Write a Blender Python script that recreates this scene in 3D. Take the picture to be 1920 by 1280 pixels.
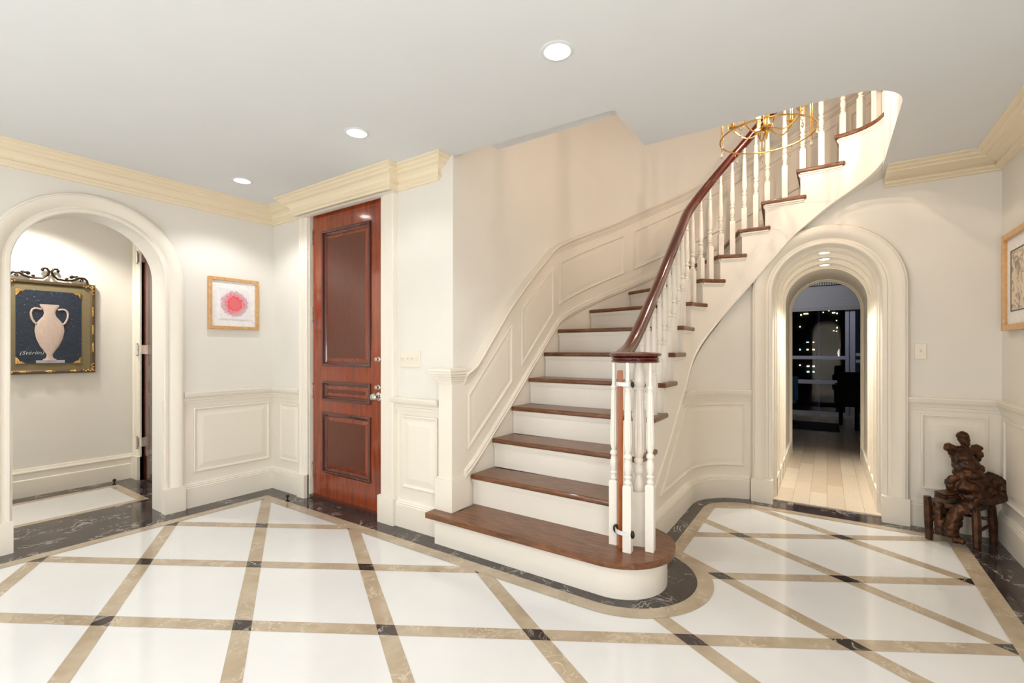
import bpy, bmesh, math, random
from mathutils import Vector, Matrix
from math import sin, cos, pi, radians, sqrt, atan2
random.seed(7)
S = bpy.context.scene
COL = S.collection
for o in list(bpy.data.objects): bpy.data.objects.remove(o)

# ------------------------------------------------------------------ camera
H = 1.30
cam = bpy.data.cameras.new('camera'); cam.sensor_width = 36.0; cam.sensor_fit = 'HORIZONTAL'
cam.lens = 36.0*874.0/1920.0; cam.shift_y = 17.0/1920.0; cam.clip_start = 0.02; cam.clip_end = 300
camo = bpy.data.objects.new('camera', cam); COL.objects.link(camo)
camo.location = (0, 0, H); camo.rotation_euler = (radians(90), 0, radians(-55.95))
S.camera = camo
# ------------------------------------------------------------------ world, exposure
wd = bpy.data.worlds.new('night'); S.world = wd; wd.use_nodes = True
wd.node_tree.nodes['Background'].inputs[0].default_value = (0.004, 0.005, 0.009, 1)
wd.node_tree.nodes['Background'].inputs[1].default_value = 1.0
vs = S.view_settings; vs.view_transform = 'Standard'; vs.look = 'None'; vs.gamma = 1.0
vs.use_curve_mapping = False; vs.exposure = 0.27
CAN_W = 28.0; FILL_W = 26.0; SOFT_W = 72.0; CHAND_W = 10.5; UP_W = 8.0; TUN_W = 34.0; HALL_W = 50.0; STUDY_W = 60.0
CAN_C = (0.95, 0.97, 1.0); WARM = (1.0, 0.80, 0.63)

def lamp(name, kind, loc, power, color, radius=0.03, rot=None, angle=150, blend=0.6, parent=None):
    l = bpy.data.lights.new(name, kind); l.energy = power; l.color = color
    l.shadow_soft_size = radius
    if kind == 'SPOT': l.spot_size = radians(angle); l.spot_blend = blend
    o = bpy.data.objects.new(name, l); COL.objects.link(o)
    o.location = loc
    if rot: o.rotation_euler = rot
    if parent: o.parent = parent
    return o
# general room lighting: added fill spots at ceiling height, out of view, no fixtures
for i, p in enumerate([(-0.4, 0.6), (-0.6, 1.8), (-0.4, 3.0)]):
    lamp('ceiling_fill', 'SPOT', (p[0], p[1], 2.60), FILL_W, CAN_C, 0.10, angle=165, blend=0.9)

# added soft fill points out of view, they stand for no real lamps
for p, k_ in (((-.9, 1.15, 1.15), .46), ((-1.9, 2.9, 1.15), .60), ((.35, -.62, 1.2), .46)):
    lamp('fill_point', 'POINT', p, SOFT_W*k_, (0.88, 0.95, 1.0), 0.28)
lamp('fill_point', 'POINT', (-.9, -.82, 1.3), 18.0, (1.0, 0.68, 0.42), 0.1)  # added warm fill for the right side, out of view
lamp('study_fill', 'SPOT', (9.6, .6, 2.7), STUDY_W, (0.88, 0.9, 1.0), 0.1, rot=(0, radians(-78), 0), angle=120, blend=.8)  # added spot to brighten the window and blind, no fixture there
# ------------------------------------------------------------------ materials
MATS = {}
def lin(c):
    return tuple(((v/255.0)/12.92 if v/255.0 <= 0.04045 else (((v/255.0)+0.055)/1.055)**2.4) for v in c)
def nodes(name):
    m = bpy.data.materials.new(name); m.use_nodes = True
    nt = m.node_tree; b = nt.nodes['Principled BSDF']
    return m, nt, b
def tc(nt, scale=(1, 1, 1), rot=(0, 0, 0)):
    t = nt.nodes.new('ShaderNodeTexCoord'); mp = nt.nodes.new('ShaderNodeMapping')
    mp.inputs['Scale'].default_value = scale; mp.inputs['Rotation'].default_value = rot
    nt.links.new(t.outputs['Object'], mp.inputs['Vector']); return mp.outputs[0]
def noise(nt, vec, scale, detail=4, rough=0.55, dist=0.0):
    n = nt.nodes.new('ShaderNodeTexNoise'); n.inputs['Scale'].default_value = scale
    n.inputs['Detail'].default_value = detail; n.inputs['Roughness'].default_value = rough
    n.inputs['Distortion'].default_value = dist
    nt.links.new(vec, n.inputs['Vector']); return n
def ramp(nt, fac, stops):
    r = nt.nodes.new('ShaderNodeValToRGB'); e = r.color_ramp.elements
    while len(e) < len(stops): e.new(0.5)
    for i, (p, c) in enumerate(stops): e[i].position = p; e[i].color = (*c, 1)
    nt.links.new(fac, r.inputs[0]); return r.outputs[0]
def bump(nt, b, fac, strength=0.1, dist=0.002):
    bp = nt.nodes.new('ShaderNodeBump'); bp.inputs['Strength'].default_value = strength
    bp.inputs['Distance'].default_value = dist
    nt.links.new(fac, bp.inputs['Height']); nt.links.new(bp.outputs[0], b.inputs['Normal'])
def paint(name, rgb, rough=0.5, var=0.02, spec=0.4):
    m, nt, b = nodes(name); c = lin(rgb)
    n = noise(nt, tc(nt), 3.0, 3)
    col = ramp(nt, n.outputs[0], [(0.3, tuple(v*(1-var) for v in c)), (0.7, tuple(min(1, v*(1+var)) for v in c))])
    nt.links.new(col, b.inputs['Base Color']); b.inputs['Roughness'].default_value = rough
    b.inputs['Specular IOR Level'].default_value = spec
    MATS[name] = m; return m
def plain(name, rgb, rough=0.4, metal=0.0, coat=0.0):
    m, nt, b = nodes(name)
    n = noise(nt, tc(nt), 40.0, 2)
    c = lin(rgb)
    col = ramp(nt, n.outputs[0], [(0.3, tuple(v*0.94 for v in c)), (0.7, tuple(min(1, v*1.05) for v in c))])
    nt.links.new(col, b.inputs['Base Color'])
    b.inputs['Roughness'].default_value = rough; b.inputs['Metallic'].default_value = metal
    b.inputs['Coat Weight'].default_value = coat
    MATS[name] = m; return m
def wood(name, dark, light, scale=(1, 1, 1), rough=0.3, coat=0.0, gs=8.0):
    m, nt, b = nodes(name)
    v = tc(nt, scale)
    n = noise(nt, v, gs, 6, 0.6, 0.6)
    n2 = noise(nt, v, gs*7, 3, 0.6)
    mx = nt.nodes.new('ShaderNodeMath'); mx.operation = 'MULTIPLY_ADD'
    nt.links.new(n2.outputs[0], mx.inputs[0]); mx.inputs[1].default_value = 0.35
    nt.links.new(n.outputs[0], mx.inputs[2])
    col = ramp(nt, mx.outputs[0], [(0.45, lin(dark)), (0.9, lin(light))])
    nt.links.new(col, b.inputs['Base Color']); b.inputs['Roughness'].default_value = rough
    b.inputs['Coat Weight'].default_value = coat; b.inputs['Coat Roughness'].default_value = 0.06
    bump(nt, b, n2.outputs[0], 0.05, 0.001)
    MATS[name] = m; return m
def emis(name, rgb, strength):
    m, nt, b = nodes(name); b.inputs['Base Color'].default_value = (0.8, 0.8, 0.8, 1)
    b.inputs['Emission Color'].default_value = (*lin(rgb), 1); b.inputs['Emission Strength'].default_value = strength
    MATS[name] = m; return m

paint('wall_paint', (231, 227, 219), 0.62, 0.015, 0.3)
paint('trim_paint', (238, 231, 218), 0.38, 0.008, 0.45)
paint('crown_paint', (240, 226, 199), 0.42, 0.008, 0.4)
paint('ceiling_paint', (224, 226, 227), 0.8, 0.01, 0.15)
paint('stair_white', (240, 234, 224), 0.33, 0.006, 0.5)
paint('plate_white', (236, 228, 212), 0.35, 0.005, 0.5)
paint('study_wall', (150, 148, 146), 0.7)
plain('dark_seam', (40, 36, 34), 0.5)
# marbles
def marble(name, c1, c2, vein, vs_, rough, thr=(0.47, 0.5), vscale=(1, 1, 1)):
    m, nt, b = nodes(name); v = tc(nt, vscale)
    n = noise(nt, v, vs_*0.7, 6, 0.6, 0.4)
    base = ramp(nt, n.outputs[0], [(0.3, lin(c1)), (0.72, lin(c2))])
    if vein:
        n2 = noise(nt, v, vs_, 8, 0.62, 1.6)
        a = nt.nodes.new('ShaderNodeMath'); a.operation = 'SUBTRACT'; a.inputs[1].default_value = 0.5
        nt.links.new(n2.outputs[0], a.inputs[0])
        ab = nt.nodes.new('ShaderNodeMath'); ab.operation = 'ABSOLUTE'; nt.links.new(a.outputs[0], ab.inputs[0])
        n3 = noise(nt, v, vs_*0.8, 3, 0.5)
        f1 = ramp(nt, ab.outputs[0], [(0.0, (1, 1, 1)), (0.020, (0, 0, 0))])
        f2 = ramp(nt, n3.outputs[0], [(0.46, (0, 0, 0)), (0.60, (1, 1, 1))])
        mu = nt.nodes.new('ShaderNodeMath'); mu.operation = 'MULTIPLY'
        nt.links.new(f1, mu.inputs[0]); nt.links.new(f2, mu.inputs[1])
        mix = nt.nodes.new('ShaderNodeMix'); mix.data_type = 'RGBA'
        nt.links.new(mu.outputs[0], mix.inputs[0]); nt.links.new(base, mix.inputs[6])
        mix.inputs[7].default_value = (*lin(vein), 1)
        base = mix.outputs[2]
    nt.links.new(base, b.inputs['Base Color']); b.inputs['Roughness'].default_value = rough
    b.inputs['Specular IOR Level'].default_value = 0.5
    MATS[name] = m; return m
marble('marble_white', (219, 218, 215), (229, 229, 228), None, 1.6, 0.10)
marble('marble_beige', (166, 148, 124), (194, 178, 154), (216, 203, 182), 7.0, 0.10)
marble('marble_dark', (48, 40, 38), (72, 62, 59), (205, 198, 192), 5.5, 0.10)
# woods
wood('tread_oak', (66, 38, 22), (142, 92, 56), (9, 1.2, 9), 0.32, 0.12, 7)
wood('mahogany_rail', (66, 18, 11), (92, 28, 16), (3, 3, 3), 0.14, 0.7, 5)
wood('mahogany_door', (106, 37, 13), (160, 68, 27), (8, 8, 0.7), 0.16, 0.55, 4)
wood('mahogany_panel', (78, 34, 20), (104, 50, 31), (14, 14, 1.2), 0.28, 0.2, 9)
wood('mahogany_moulding', (66, 22, 12), (92, 34, 20), (8, 8, 1), 0.2, 0.6, 6)  # darker mahogany of the door panel mouldings
wood('dark_mahogany', (54, 22, 18), (88, 40, 32), (8, 8, 1), 0.2, 0.6, 6)
wood('frame_maple', (196, 148, 96), (222, 178, 124), (4, 4, 4), 0.4, 0.1, 8)
wood('slat_wood', (140, 70, 22), (176, 98, 42), (10, 10, 1.5), 0.35, 0.2, 6)
plain('chrome', (214, 210, 204), 0.12, 1.0)
plain('aged_bronze', (58, 46, 34), 0.35, 0.9)
plain('brass', (206, 164, 92), 0.22, 1.0)
plain('dark_metal', (50, 47, 46), 0.35, 0.6)
plain('white_plastic', (228, 228, 230), 0.35)
plain('black_cloth', (10, 10, 13), 0.85)
plain('blue_cloth', (48, 110, 168), 0.8)
plain('rug_grey', (48, 46, 45), 0.95)
plain('blind_cloth', (150, 148, 146), 0.9)
plain('window_frame_paint', (176, 178, 190), 0.4)
plain('olive_mat', (124, 112, 82), 0.8)
plain('frame_brown', (94, 76, 52), 0.45, 0.3)
plain('gold_leaf', (208, 170, 104), 0.3, 0.9)
plain('paper_white', (238, 236, 234), 0.8)
plain('stone_figure', (196, 176, 164), 0.8)
plain('plinth_stone', (176, 172, 184), 0.8)
plain('ink_white', (225, 228, 230), 0.7)
plain('building_dark', (16, 16, 20), 0.9)
emis('lamp_lens', (255, 250, 240), 14.0)
emis('bulb_glow', (255, 214, 160), 18.0)
emis('lit_window', (255, 240, 205), 2.2)
emis('lit_window_cool', (190, 225, 235), 1.4)
# crystal
m, nt, b = nodes('crystal'); b.inputs['Base Color'].default_value = (1, 0.98, 0.95, 1)
b.inputs['Roughness'].default_value = 0.02; b.inputs['Transmission Weight'].default_value = 0.95; b.inputs['IOR'].default_value = 1.5
MATS['crystal'] = m
# window glass: clear sheet with mirror reflection by fresnel
m = bpy.data.materials.new('window_glass'); m.use_nodes = True; nt = m.node_tree; nt.nodes.clear()
out = nt.nodes.new('ShaderNodeOutputMaterial'); tr = nt.nodes.new('ShaderNodeBsdfTransparent'); gl = nt.nodes.new('ShaderNodeBsdfGlossy')
gl.inputs['Roughness'].default_value = 0.0; fr = nt.nodes.new('ShaderNodeFresnel'); fr.inputs[0].default_value = 1.45
mx = nt.nodes.new('ShaderNodeMixShader'); nt.links.new(fr.outputs[0], mx.inputs[0]); nt.links.new(tr.outputs[0], mx.inputs[1])
nt.links.new(gl.outputs[0], mx.inputs[2]); nt.links.new(mx.outputs[0], out.inputs[0]); MATS['window_glass'] = m
# pale plank floor
m, nt, b = nodes('pale_planks'); v = tc(nt, (1, 1, 1))
br = nt.nodes.new('ShaderNodeTexBrick'); nt.links.new(v, br.inputs['Vector'])
br.inputs['Scale'].default_value = 1.0; br.inputs['Brick Width'].default_value = 0.9; br.inputs['Row Height'].default_value = 0.125
br.inputs['Mortar Size'].default_value = 0.0012; br.offset = 0.37
br.inputs['Color1'].default_value = (*lin((230, 216, 196)), 1); br.inputs['Color2'].default_value = (*lin((208, 190, 166)), 1)
br.inputs['Mortar'].default_value = (*lin((168, 146, 120)), 1)
n = noise(nt, tc(nt, (2, 22, 1)), 5, 4)
mix = nt.nodes.new('ShaderNodeMix'); mix.data_type = 'RGBA'; mix.blend_type = 'MULTIPLY'; mix.inputs[0].default_value = 0.35
nt.links.new(br.outputs[0], mix.inputs[6]); nt.links.new(ramp(nt, n.outputs[0], [(0.3, (0.78, 0.76, 0.74)), (0.7, (1, 1, 1))]), mix.inputs[7])
nt.links.new(mix.outputs[2], b.inputs['Base Color']); b.inputs['Roughness'].default_value = 0.25; MATS['pale_planks'] = m
# artwork of red and grey paint
m, nt, b = nodes('red_abstract'); v = tc(nt)
mp = v.node; mp.vector_type = 'POINT'; mp.inputs['Location'].default_value = (-.003, 0, -.012)
gr = nt.nodes.new('ShaderNodeTexGradient'); gr.gradient_type = 'SPHERICAL'
mp2 = nt.nodes.new('ShaderNodeMapping'); mp2.inputs['Scale'].default_value = (8.0, 0, 8.0); nt.links.new(v, mp2.inputs[0]); 
n = noise(nt, v, 17, 6, 0.65, 2.5)
ad = nt.nodes.new('ShaderNodeMath'); ad.operation = 'MULTIPLY_ADD'; ad.inputs[1].default_value = 0.75; 
nt.links.new(mp2.outputs[0], gr.inputs[0]); nt.links.new(n.outputs[0], ad.inputs[0]); nt.links.new(gr.outputs[1], ad.inputs[2])
col = ramp(nt, ad.outputs[0], [(0.44, lin((233, 229, 229))), (0.52, lin((226, 150, 168))), (0.58, lin((190, 180, 184))), (0.66, lin((200, 188, 190))),
  (0.72, lin((232, 86, 104))), (0.80, lin((228, 170, 174))), (0.88, lin((234, 60, 70))), (0.98, lin((226, 110, 116)))])
nt.links.new(col, b.inputs['Base Color']); b.inputs['Roughness'].default_value = 0.6; MATS['red_abstract'] = m
# dark blue print ground
m, nt, b = nodes('blue_canvas'); v = tc(nt, (1, 1, 1))
n = noise(nt, tc(nt, (8, 1, 60)), 3, 3); n2 = noise(nt, v, 90, 2, 0.5)
c1 = ramp(nt, n.outputs[0], [(0.35, lin((18, 26, 40))), (0.7, lin((44, 56, 74)))])
f = ramp(nt, n2.outputs[0], [(0.70, (0, 0, 0)), (0.74, (1, 1, 1))])
mix = nt.nodes.new('ShaderNodeMix'); mix.data_type = 'RGBA'; nt.links.new(f, mix.inputs[0]); nt.links.new(c1, mix.inputs[6])
mix.inputs[7].default_value = (*lin((150, 165, 180)), 1); nt.links.new(mix.outputs[2], b.inputs['Base Color']); b.inputs['Roughness'].default_value = 0.55
MATS['blue_canvas'] = m
# cast bronze
m, nt, b = nodes('cast_bronze'); n = noise(nt, tc(nt), 16, 5)
nt.links.new(ramp(nt, n.outputs[0], [(0.35, lin((46, 29, 20))), (0.7, lin((98, 62, 38)))]), b.inputs['Base Color'])
b.inputs['Metallic'].default_value = 0.55; b.inputs['Roughness'].default_value = 0.38; bump(nt, b, n.outputs[0], 0.5, 0.006); MATS['cast_bronze'] = m
# soft pencil drawing paper
m, nt, b = nodes('pencil_sheet'); n = noise(nt, tc(nt), 14, 6, 0.7, 1.5)
nt.links.new(ramp(nt, n.outputs[0], [(0.42, lin((150, 140, 128))), (0.5, lin((222, 208, 186)))]), b.inputs['Base Color']); b.inputs['Roughness'].default_value = 0.8
MATS['pencil_sheet'] = m

# ------------------------------------------------------------------ mesh helpers
class MB:
    def __init__(s): s.v = []; s.f = []; s.mi = []; s.cur = 0
    def add(s, vs_, fs):
        n = len(s.v); s.v += [tuple(v) for v in vs_]
        for f in fs: s.f.append([i+n for i in f]); s.mi.append(s.cur)
        return s
    def box(s, x0, x1, y0, y1, z0, z1):
        return s.add([(x0, y0, z0), (x1, y0, z0), (x1, y1, z0), (x0, y1, z0), (x0, y0, z1), (x1, y0, z1), (x1, y1, z1), (x0, y1, z1)],
              [(0, 3, 2, 1), (4, 5, 6, 7), (0, 1, 5, 4), (1, 2, 6, 5), (2, 3, 7, 6), (3, 0, 4, 7)])
    def obox(s, c, ux, uy, uz):
        c = Vector(c); ux = Vector(ux); uy = Vector(uy); uz = Vector(uz)
        v = [c+ux*a+uy*b_+uz*d for d in (-1, 1) for a, b_ in ((-1, -1), (1, -1), (1, 1), (-1, 1))]
        return s.add(v, [(0, 3, 2, 1), (4, 5, 6, 7), (0, 1, 5, 4), (1, 2, 6, 5), (2, 3, 7, 6), (3, 0, 4, 7)])
    def prism(s, poly, z0, z1):
        n = len(poly)
        return s.add([(p[0], p[1], z0) for p in poly]+[(p[0], p[1], z1) for p in poly],
              [list(range(n))[::-1], list(range(n, 2*n))]+[(i, (i+1) % n, n+(i+1) % n, n+i) for i in range(n)])
    def prism3(s, pts, d):
        n = len(pts); d = Vector(d); pts = [Vector(p) for p in pts]
        return s.add(pts+[p+d for p in pts], [list(range(n))[::-1], list(range(n, 2*n))]+[(i, (i+1) % n, n+(i+1) % n, n+i) for i in range(n)])
    def lathe(s, prof, c, seg=24, flute=None):
        # prof: list of (r, z[, fluted])
        n = len(s.v); rings = []
        for pr_ in prof:
            r, z = pr_[0], pr_[1]; fl = pr_[2] if len(pr_) > 2 else 0
            ring = []
            for i in range(seg):
                t = 2*pi*i/seg; rr = r
                if flute and fl: rr = r*(1-fl*0.5*(1+cos(flute*t)))
                ring.append((c[0]+rr*cos(t), c[1]+rr*sin(t), c[2]+z))
            rings.append(ring)
        vs_ = [p for r in rings for p in r]; fs = []
        for k in range(len(prof)-1):
            for i in range(seg):
                j = (i+1) % seg; fs.append((k*seg+i, k*seg+j, (k+1)*seg+j, (k+1)*seg+i))
        fs.append(list(range(seg))[::-1]); fs.append([(len(prof)-1)*seg+i for i in range(seg)])
        return s.add(vs_, fs)
    def tube(s, path, r, seg=10, closed=False, prof=None, up=None):
        P = [Vector(p) for p in path]; n = len(P); rs = r if isinstance(r, (list, tuple)) else [r]*n
        up0 = Vector(up) if up else None; vs_ = []; last = None
        for i in range(n):
            if closed: t = (P[(i+1) % n]-P[i-1])
            else: t = P[min(i+1, n-1)]-P[max(i-1, 0)]
            if t.length < 1e-9: t = Vector((0, 0, 1))
            t.normalize()
            u_ = up0 if up0 else (last if last is not None else (Vector((0, 0, 1)) if abs(t.z) < 0.9 else Vector((1, 0, 0))))
            x = u_.cross(t)
            if x.length < 1e-6: x = Vector((1, 0, 0)).cross(t)
            x.normalize(); y = t.cross(x)
            if not up0: last = y
            if prof: vs_ += [P[i]+x*(a*rs[i])+y*(b_*rs[i]) for a, b_ in prof]
            else: vs_ += [P[i]+x*(cos(2*pi*k/seg)*rs[i])+y*(sin(2*pi*k/seg)*rs[i]) for k in range(seg)]
        m_ = len(prof) if prof else seg; fs = []
        for i in range(n if closed else n-1):
            i2 = (i+1) % n
            for k in range(m_): fs.append((i*m_+k, i*m_+(k+1) % m_, i2*m_+(k+1) % m_, i2*m_+k))
        if not closed: fs += [list(range(m_))[::-1], [(n-1)*m_+k for k in range(m_)]]
        return s.add(vs_, fs)
    def sweep(s, pts, outs, N, prof, closed=False, cap=True):
        # pts 3d, outs: (mitre scaled) in-plane vectors, N: normal (vector or list), prof: [(w,d)]
        n = len(pts); m_ = len(prof); vs_ = []
        for i in range(n):
            nn = N[i] if isinstance(N, list) else N
            vs_ += [Vector(pts[i])+Vector(outs[i])*w+Vector(nn)*d for w, d in prof]
        fs = []
        for i in range(n if closed else n-1):
            i2 = (i+1) % n
            for k in range(m_-1): fs.append((i*m_+k, i*m_+k+1, i2*m_+k+1, i2*m_+k))
            fs.append((i*m_+m_-1, i*m_, i2*m_, i2*m_+m_-1))
        if not closed and cap: fs += [list(range(m_))[::-1], [(n-1)*m_+k for k in range(m_)]]
        return s.add(vs_, fs)
    def ball(s, c, rx, ry=None, rz=None, seg=14, rings=8):
        ry = rx if ry is None else ry; rz = rx if rz is None else rz
        prof = []
        vs_ = []; fs = []
        for k in range(rings+1):
            ph = -pi/2+pi*k/rings
            for i in range(seg):
                t = 2*pi*i/seg
                vs_.append((c[0]+rx*cos(ph)*cos(t), c[1]+ry*cos(ph)*sin(t), c[2]+rz*sin(ph)))
        for k in range(rings):
            for i in range(seg):
                j = (i+1) % seg; fs.append((k*seg+i, k*seg+j, (k+1)*seg+j, (k+1)*seg+i))
        return s.add(vs_, fs)
ORG = {}
def build(name, mb, mats, parent=None, smooth=False, bevel=0, kind=None, label=None, cat=None, group=None, bseg=2, auto=True):
    me = bpy.data.meshes.new(name)
    org = ORG.get(parent.name, Vector((0, 0, 0))) if parent else Vector((0, 0, 0))
    me.from_pydata([tuple(Vector(v)-org) for v in mb.v], [], mb.f)
    if not isinstance(mats, (list, tuple)): mats = [mats]
    for mm in mats: me.materials.append(MATS[mm])
    for p, mi in zip(me.polygons, mb.mi): p.material_index = mi
    bm = bmesh.new(); bm.from_mesh(me)
    bmesh.ops.remove_doubles(bm, verts=bm.verts, dist=1e-6)
    ng = [f for f in bm.faces if len(f.verts) > 4]
    if ng: bmesh.ops.triangulate(bm, faces=ng)
    bmesh.ops.recalc_face_normals(bm, faces=bm.faces)
    bm.to_mesh(me); bm.free()
    o = bpy.data.objects.new(name, me); COL.objects.link(o)
    if parent: o.parent = parent; ORG[o.name] = org
    else: ORG[o.name] = org
    if bevel:
        bv = o.modifiers.new('bevel', 'BEVEL'); bv.width = bevel; bv.segments = bseg; bv.limit_method = 'ANGLE'; bv.angle_limit = radians(40)
    if smooth:
        for p in me.polygons: p.use_smooth = True
        try: me.set_sharp_from_angle(angle=radians(38))
        except Exception: pass
    if kind: o['kind'] = kind
    if label: o['label'] = label
    if cat: o['category'] = cat
    if group: o['group'] = group
    return o
def thing(name, loc, label, cat, group=None, kind=None):
    o = bpy.data.objects.new(name, None); COL.objects.link(o); o.location = loc; o.empty_display_size = 0.1
    ORG[o.name] = Vector(loc); o['label'] = label; o['category'] = cat
    if group: o['group'] = group
    if kind: o['kind'] = kind
    return o
def struct(name, mb, mats, **k): return build(name, mb, mats, kind='structure', **k)

class Path:
    def __init__(s, pts):
        s.p = [Vector((q[0], q[1])) for q in pts]; s.s = [0]
        for i in range(1, len(s.p)): s.s.append(s.s[-1]+(s.p[i]-s.p[i-1]).length)
        s.L = s.s[-1]; s.n = []
        for i in range(len(s.p)):
            t = s.p[min(i+1, len(s.p)-1)]-s.p[max(i-1, 0)]; t.normalize(); s.n.append(Vector((-t.y, t.x)))
    def at(s, d, off=0.0):
        if d <= 0: q = s.p[0]+(s.p[1]-s.p[0]).normalized()*d; return q+s.n[0]*off, s.n[0]
        if d >= s.L: q = s.p[-1]+(s.p[-1]-s.p[-2]).normalized()*(d-s.L); return q+s.n[-1]*off, s.n[-1]
        import bisect
        i = bisect.bisect_right(s.s, d)-1; i = min(i, len(s.p)-2)
        u = (d-s.s[i])/(s.s[i+1]-s.s[i]); n_ = s.n[i].lerp(s.n[i+1], u).normalized()
        return s.p[i].lerp(s.p[i+1], u)+n_*off, n_
    def xyz(s, d, z, off=0.0):
        q, _ = s.at(d, off); return Vector((q.x, q.y, z))
def arc(c, R, t0, t1, n=14):
    return [(c[0]+R*cos(radians(t0+(t1-t0)*i/(n-1))), c[1]+R*sin(radians(t0+(t1-t0)*i/(n-1)))) for i in range(n)]
def interp(tab, x):
    if x <= tab[0][0]:
        a, b_ = tab[0], tab[1]
    elif x >= tab[-1][0]:
        a, b_ = tab[-2], tab[-1]
    else:
        for a, b_ in zip(tab, tab[1:]):
            if x <= b_[0]: break
    return a[1]+(b_[1]-a[1])*(x-a[0])/(b_[0]-a[0])
def smooth_tab(tab, x, w=0.12):
    return sum(interp(tab, x+w*k/4.0) for k in range(-4, 5))/9.0

# planes of the room (metres): X runs along the door wall's normal, Y along the door wall
aB = 2.41; bA = 4.375; aD = 4.555; bC = -1.0; ZC = 2.636; R_ = 0.214
INNER = Path([(2.6, .935)]+arc((4.10, .575), .36, 90, 0)+arc((4.16, -.035), .30, 0, -90)+[(2.9, -.335)])
OUTER = Path([(2.43, 2.088)]+arc((3.85, .5), 1.588, 90, 0, 40)+arc((3.85, .1), 1.588, 0, -90, 40))
WP = Path([(2.8, .97)]+arc((4.105, .52), .45, 90, 0, 24)+[(4.555, -1.0)])
SI = {1: -.30, 2: -.05, 3: .20, 4: .455, 5: .71, 6: .96, 7: 1.216, 8: 1.487, 9: 1.67, 10: 1.834, 11: 2.0, 12: 2.175, 13: 2.43, 14: 2.685, 15: 3.03, 16: 3.3}
SO = {1: -.12, 2: .13, 3: .386, 4: .642, 5: .9, 6: 1.157, 7: 1.414, 8: 1.937, 9: 2.456, 10: 2.95, 11: 3.43, 12: 3.88, 13: 4.22, 14: 4.60, 15: 5.15, 16: 5.6}
BOT = [(.0, .07), (.3, .22), (.553, .39), (.803, .57), (1.042, .76), (1.328, .99), (1.559, 1.209), (1.798, 1.486), (1.954, 1.691), (2.223, 2.023), (2.415, 2.252), (2.665, 2.463), (2.82, 2.559), (2.998, 2.643), (3.113, 2.694), (3.4, 2.75)]

# ------------------------------------------------------------------ floor
fl = MB()
def quad(m_, z, a0, a1, b0, b1): fl.cur = m_; fl.add([(a0, b0, z), (a1, b0, z), (a1, b1, z), (a0, b1, z)], [(0, 1, 2, 3)])
quad(0, 0, -2.6, 4.75, -1.1, 6.0)
fl.cur = 0
def clip(poly, a0, a1, b0, b1):
    def cl(P, ins, inter):
        out = []
        for i in range(len(P)):
            p, q = P[i-1], P[i]
            if ins(q):
                if not ins(p): out.append(inter(p, q))
                out.append(q)
            elif ins(p): out.append(inter(p, q))
        return out
    def ix(c, k):
        def f(p, q):
            t = (c-p[k])/(q[k]-p[k]); return (p[0]+(q[0]-p[0])*t, p[1]+(q[1]-p[1])*t)
        return f
    for c, k, sg in ((a0, 0, 1), (a1, 0, -1), (b0, 1, 1), (b1, 1, -1)):
        if not poly: break
        poly = cl(poly, lambda p: (p[k]-c)*sg >= 0, ix(c, k))
    return poly
U = Vector((.358, -.595)); V = Vector((.358, .595)); O0 = Vector((.755, 2.888)); wS = .08
uh = U.normalized(); vh = V.normalized(); sph = abs(uh.x*vh.y-uh.y*vh.x)
RC = (-2.5, 4.36, -.74, 4.12)
for k in range(-14, 16):
    for base, d in ((O0+U*k, vh), (O0+V*k, uh)):
        nrm = Vector((-d.y, d.x))*(wS/2); A_ = base-d*14; B_ = base+d*14
        P = clip([tuple(A_-nrm), tuple(B_-nrm), tuple(B_+nrm), tuple(A_+nrm)], *RC)
        if len(P) > 2: fl.cur = 1; fl.add([(p[0], p[1], .0008 if d is vh else .0009) for p in P], [list(range(len(P)))])
    for j in range(-14, 16):
        c = O0+U*k+V*j; h_ = wS/2/sph
        P = clip([tuple(c+uh*h_*s1+vh*h_*s2) for s1, s2 in ((1, 1), (-1, 1), (-1, -1), (1, -1))], -2.5, 4.28, -.74, 4.12)
        if len(P) > 2: fl.cur = 2; fl.add([(p[0], p[1], .0013) for p in P], [list(range(len(P)))])
def seglist(r1, yA, aBv, bW, aW, bR, ra, n=28):
    e = -math.degrees(math.asin((1.0-bW)/r1))
    return [(-2.6, yA), (aBv, yA), (aBv, 1.0)]+arc((2.65, 1.0), r1, 180, 360+e, n)+arc((4.08, .53), ra, 90, 0, 16)+[(aW, bR), (-2.6, bR)]
Mp = seglist(.41, 4.165, 2.24, .85, 4.40, -.77, .32); Np = seglist(.495, 4.08, 2.155, .77, 4.32, -.68, .24)
Op = [(-2.6, 4.75), (2.9, 4.75), (2.9, 1.0)]+[(2.65, 1.0)]*28+arc((4.08, .53), .62, 90, 0, 16)+[(4.75, -1.1), (-2.6, -1.1)]
for (P, Q, mi, z) in ((Np, Mp, 1, .0018), (Mp, Op, 2, .0022)):
    fl.cur = mi
    for i in range(len(P)-1):
        fl.add([(*P[i], z), (*P[i+1], z), (*Q[i+1], z), (*Q[i], z)], [(0, 1, 2, 3)])

quad(2, .0024, -2.6, 2.0, 4.70, 6.0); quad(1, .0028, -2.6, 1.605, 4.92, 5.70); quad(0, .0032, -2.6, 1.53, 4.985, 5.63)
quad(2, .0026, 4.40, 4.66, -.6, .6)
struct('floor', fl, ['marble_white', 'marble_beige', 'marble_dark'])
m_ = MB().box(4.63, 6.95, -.42, .45, -.02, .012).box(6.95, 11.6, -3.2, 3.2, -.02, .012)
struct('floor_study', m_, 'pale_planks')

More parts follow.
